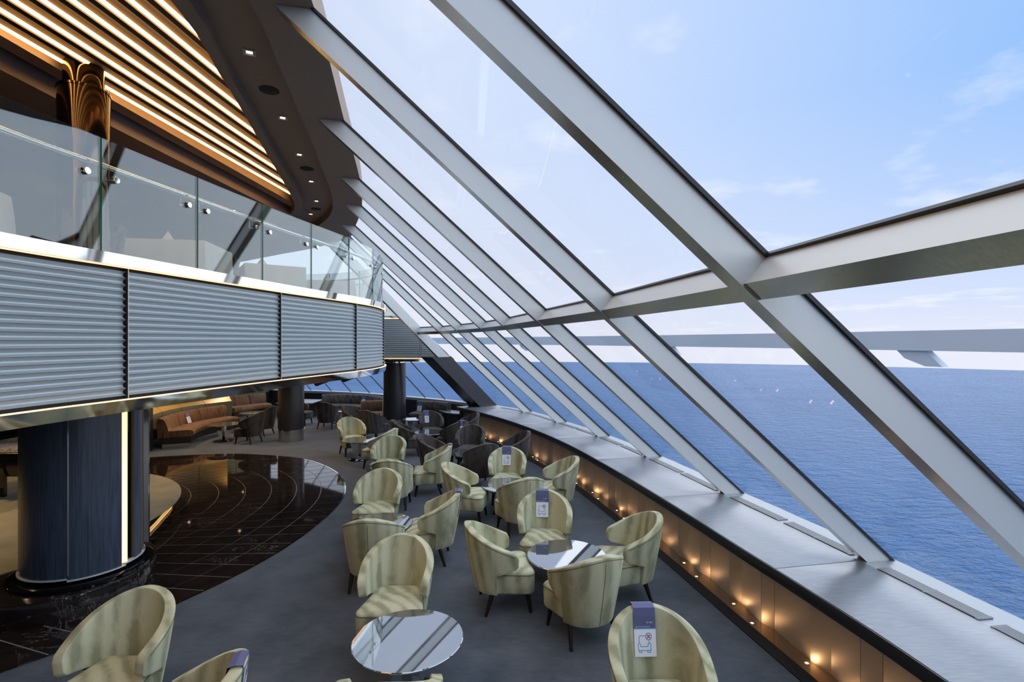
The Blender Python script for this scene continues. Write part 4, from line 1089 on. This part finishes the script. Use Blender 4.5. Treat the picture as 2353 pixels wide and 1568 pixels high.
# ------------------------------------------------------------------ walls behind the brown sofas
bw = thing('wall_panels', 'curved wall of gold and olive padded panels behind the brown sofas', 'wall', (-6.2, 14.6, 0), kind='structure')
for cx_, cy_, Rr, a0, a1 in ((-5.75+6.2, 13.55-14.6, 3.12, 146, 205), (-6.75+6.2, 16.1-14.6, 3.07, 132, 165)):
    n_ = 4; da = (a1-a0)/n_
    for k in range(n_):
        b0, b1 = a0+da*k+0.15, a0+da*(k+1)-0.15
        for prof, nm, mt in (([(0.02, 0.2), (0.08, 0.2), (0.08, 0.80), (0.05, 0.80)], 'olive_panel', 'olive_leather'), ([(0.05, 0.805), (0.30, 1.02), (0.32, 1.02), (0.09, 0.805)], 'gold_panel', 'gold_leather'), ([(0.30, 1.02), (0.34, 1.02), (0.34, 2.02), (0.30, 2.02)], 'gold_panel', 'gold_leather')):
            b = arc_sweep(Rr, b0, b1, prof, 8); b.v = [(x+cx_, y+cy_, z) for x, y, z in b.v]; b.build(nm, mt, bw, 40)
o = MB().box((-9.15, 12.08, 1.01), (1.25, 0.16, 2.02)).build('wall_partition', 'black_veneer'); tag(o, 'black veneer partition left of the near brown sofa', 'wall', kind='structure')
o = MB().box((-8.78, 11.985, 1.05), (0.36, 0.02, 1.6)).build('trim_2', 'wall_grey'); tag(o, 'grey woven inset panel on the black partition', 'panel', kind='structure')
o = MB().box((-9.15, 11.99, 0.06), (1.25, 0.02, 0.12)).build('baseboard_partition', 'steel_inner'); tag(o, 'steel skirting of the black partition', 'skirting', kind='structure')
dr = thing('door_1', 'black veneer door left of the partition', 'door', (-10.3, 12.1, 0), kind='structure')
MB().box((0, 0, 1.0), (0.98, 0.06, 2.0)).build('door_leaf', 'black_veneer', dr); MB().tube([(0.38, -0.03, 1.0), (0.38, -0.07, 1.0), (0.28, -0.07, 1.0)], 0.01, 8).build('door_handle', 'chrome', dr, 50)
o = MB().box((-11.9, 12.1, 1.01), (2.2, 0.1, 2.02)).build('wall_lobby', 'black_veneer'); tag(o, 'black wall beyond the stage', 'wall', kind='structure')

# ------------------------------------------------------------------ grand piano on the stage
pn = thing('grand_piano', 'black lacquered grand piano on the stage, mostly behind the blue column', 'piano', (-7.55, 8.0, 0.236), R(0))
case = [(-0.75, -0.75), (0.75, -0.75), (0.75, -0.1), (0.62, 0.35), (0.35, 0.75), (0.0, 0.92), (-0.4, 0.95), (-0.75, 0.85)]
MB().prism(case, 0.44, 0.76).build('case', 'black_gloss', pn, bevel=0.01)
MB().prism([(x*0.93, y*0.93) for x, y in case], 0.755, 0.775).build('soundboard', 'piano_gold', pn)
b = MB(); tilt = Matrix.Rotation(R(-28), 3, 'Y')
lo = [tilt @ Vector((x+0.75, y, 0)) + Vector((-0.75, 0, 0.79)) for x, y in case]; hi = [tilt @ Vector((x+0.75, y, 0.025)) + Vector((-0.75, 0, 0.79)) for x, y in case]
b.loft([lo, hi]).build('lid', 'black_gloss', pn)
MB().tube([(0.55, -0.2, 0.78), (0.42, -0.2, 1.36)], 0.012, 8).build('lid_prop', 'black_gloss', pn)
st_ = MB()
for k in range(16): st_.box((-0.6+0.08*k, 0.0, 0.78), (0.012, 1.3, 0.008))
st_.build('strings', 'chrome', pn)
for x, y in ((-0.6, -0.6), (0.6, -0.6), (0.0, 0.7)):
    l_ = MB().loft([[(x+a*w_, y+c_*w_, z) for a, c_ in ((-1, -1), (1, -1), (1, 1), (-1, 1))] for w_, z in ((0.045, 0.03), (0.065, 0.44))]).build('leg', 'black_gloss', pn)
    MB().lathe([(0.0005, 0), (0.03, 0), (0.03, 0.03), (0.0005, 0.03)], 10, (x, y, 0)).build('caster', 'piano_gold', l_)
MB().box((0.1, -0.5, 0.26), (0.06, 0.05, 0.36)).build('pedal_lyre', 'black_gloss', pn)
pbn = thing('piano_bench', 'black padded bench in front of the grand piano', 'bench', (-7.9, 6.75, 0.236))
MB().box((0, 0, 0.46), (0.62, 0.34, 0.09)).build('seat', 'black', pbn, bevel=0.02)
for x in (-0.27, 0.27):
    for y in (-0.13, 0.13): MB().box((x, y, 0.21), (0.045, 0.045, 0.42)).build('leg', 'black_gloss', pbn)

# ------------------------------------------------------------------ stage spotlights hung under the balcony rim
def spot(x, y, z, rz, label):
    th = thing('stage_spotlight', label, 'spotlight', (x, y, z), rz, 'black stage spotlights under the balcony')
    b = MB().lathe([(0.0005, -0.15), (0.05, -0.15), (0.058, -0.12), (0.058, 0.10), (0.066, 0.11), (0.066, 0.15), (0.05, 0.15), (0.0005, 0.13)], 20).build('housing', 'black', th, 40); b.rotation_euler = (0, R(70), 0)
    MB().tube([(0, -0.07, 0.0), (0, -0.075, 0.12), (0, 0.0, 0.14), (0, 0.075, 0.12), (0, 0.07, 0.0)], 0.008, 6).build('yoke', 'black', th, 50)
    MB().tube([(0, 0, 0.14), (0, 0, 2.02-z)], 0.012, 8).build('stem', 'black', th)
spot(-3.95, 10.6, 1.76, R(-20), 'black stage spotlight under the balcony, left of the two clear against the sea')
spot(-3.55, 11.1, 1.80, R(-25), 'black stage spotlight under the balcony, right of the two clear against the sea')
spot(-4.95, 11.2, 1.74, R(200), 'black stage spotlight in front of the round column')
spot(-3.45, 11.6, 1.88, R(-30), 'black stage spotlight farthest right, half hidden by the balcony rim')

# downlights in the ceiling under the deck (warm pools on the sofas and stage)
k = 0
for x, y, e, lb in ((-8.2, 13.0, 45, 'over the near brown sofa'), (-8.2, 15.6, 40, 'over the farther brown sofa'), (-6.6, 12.4, 28, 'between the column and the near brown sofa'), (-4.7, 12.3, 26, 'over the carpet beyond the marble'),
                    (-6.3, 8.6, 40, 'over the stage right side'), (-8.2, 6.2, 60, 'over the stage centre'), (-6.6, 4.8, 30, 'over the stage front'), (-6.7, 15.7, 14, 'over the far charcoal sofa'), (-3.9, 10.2, 22, 'near the balcony curve'), (-10, 9.5, 40, 'deep behind the stage')):
    th = thing('downlight', 'recessed warm downlight under the balcony %s' % lb, 'downlight', (x, y, 2.018), 0, 'downlights under the balcony')
    link('frame', fr, 'black', th); link('lamp', lm, 'lamp', th); lamp_spot(th, e*2.2, 140, (1, 0.68, 0.38), -0.03)

# ------------------------------------------------------------------ upper deck dining tables behind the glass
ctm = []
def cloth_mesh(seed):
    rnd = random.Random(seed); b = MB(); rg = []
    n = 48
    for z, k in ((0.76, 0.02), (0.76, 0.9), (0.757, 0.99), (0.745, 1.0), (0.60, 1.03), (0.42, 1.07)):
        r_ = []
        for j in range(n):
            a = 2*PI*j/n; c_, s_ = math.cos(a), math.sin(a); m_ = max(abs(c_), abs(s_)); rr = 0.45/m_
            wv = 1+(0.03*math.sin(a*12+seed) if z < 0.7 else 0); drop = 0.0
            if z < 0.5: drop = -0.16*(rr/0.45-1)/0.41
            r_.append((c_*rr*k*wv, s_*rr*k*wv, z+drop))
        rg.append(r_)
    return b.loft(rg).mesh('tablecloth', 50)
nap = MB().add([(-0.09, -0.06, 0.76), (0.09, -0.06, 0.76), (0.09, 0.06, 0.76), (-0.09, 0.06, 0.76), (0, 0, 0.93), (-0.07, 0.0, 0.90)], [(0, 1, 4), (1, 2, 4), (2, 3, 4), (3, 0, 4), (3, 2, 1, 0)]).mesh('napkin')
for k, (x, y, rz, lb) in enumerate([(-4.45, 3.7, 20, 'nearest, at the left edge of the glass'), (-4.2, 6.5, 10, 'second along the glass'), (-4.0, 8.5, 35, 'third along the glass'), (-3.7, 10.6, 15, 'farthest along the curved glass')]):
    th = thing('dining_table', 'white clothed dining table behind the balcony glass, %s' % lb, 'table', (x, y, 3.05), R(rz), 'white clothed tables on the upper deck')
    link('tablecloth', cloth_mesh(k), 'linen', th)
    MB().lathe([(0.25, 0), (0.25, 0.02), (0.05, 0.04), (0.05, 0.72), (0.3, 0.74)], 20).build('pedestal', 'black', th, 40)
    np_ = link('folded_napkin', nap, 'linen', None, (x-0.1, y-0.1, 3.05), R(rz+30)); tag(np_, 'folded white napkin standing on the clothed table, %s' % lb, 'napkin', 'napkins on the upper deck')
for k, (x, y, h, lb) in enumerate([(-4.35, 5.2, 270, 'between the first two clothed tables'), (-4.3, 7.35, 268, 'between the second and third clothed tables'), (-4.2, 9.42, 262, 'between the third and farthest clothed tables')]):
    tub_chair(x, y, h, 'charcoal upholstered chair on the upper deck %s' % lb, 'dark_velvet', 'chairs on the upper deck', 3.05)
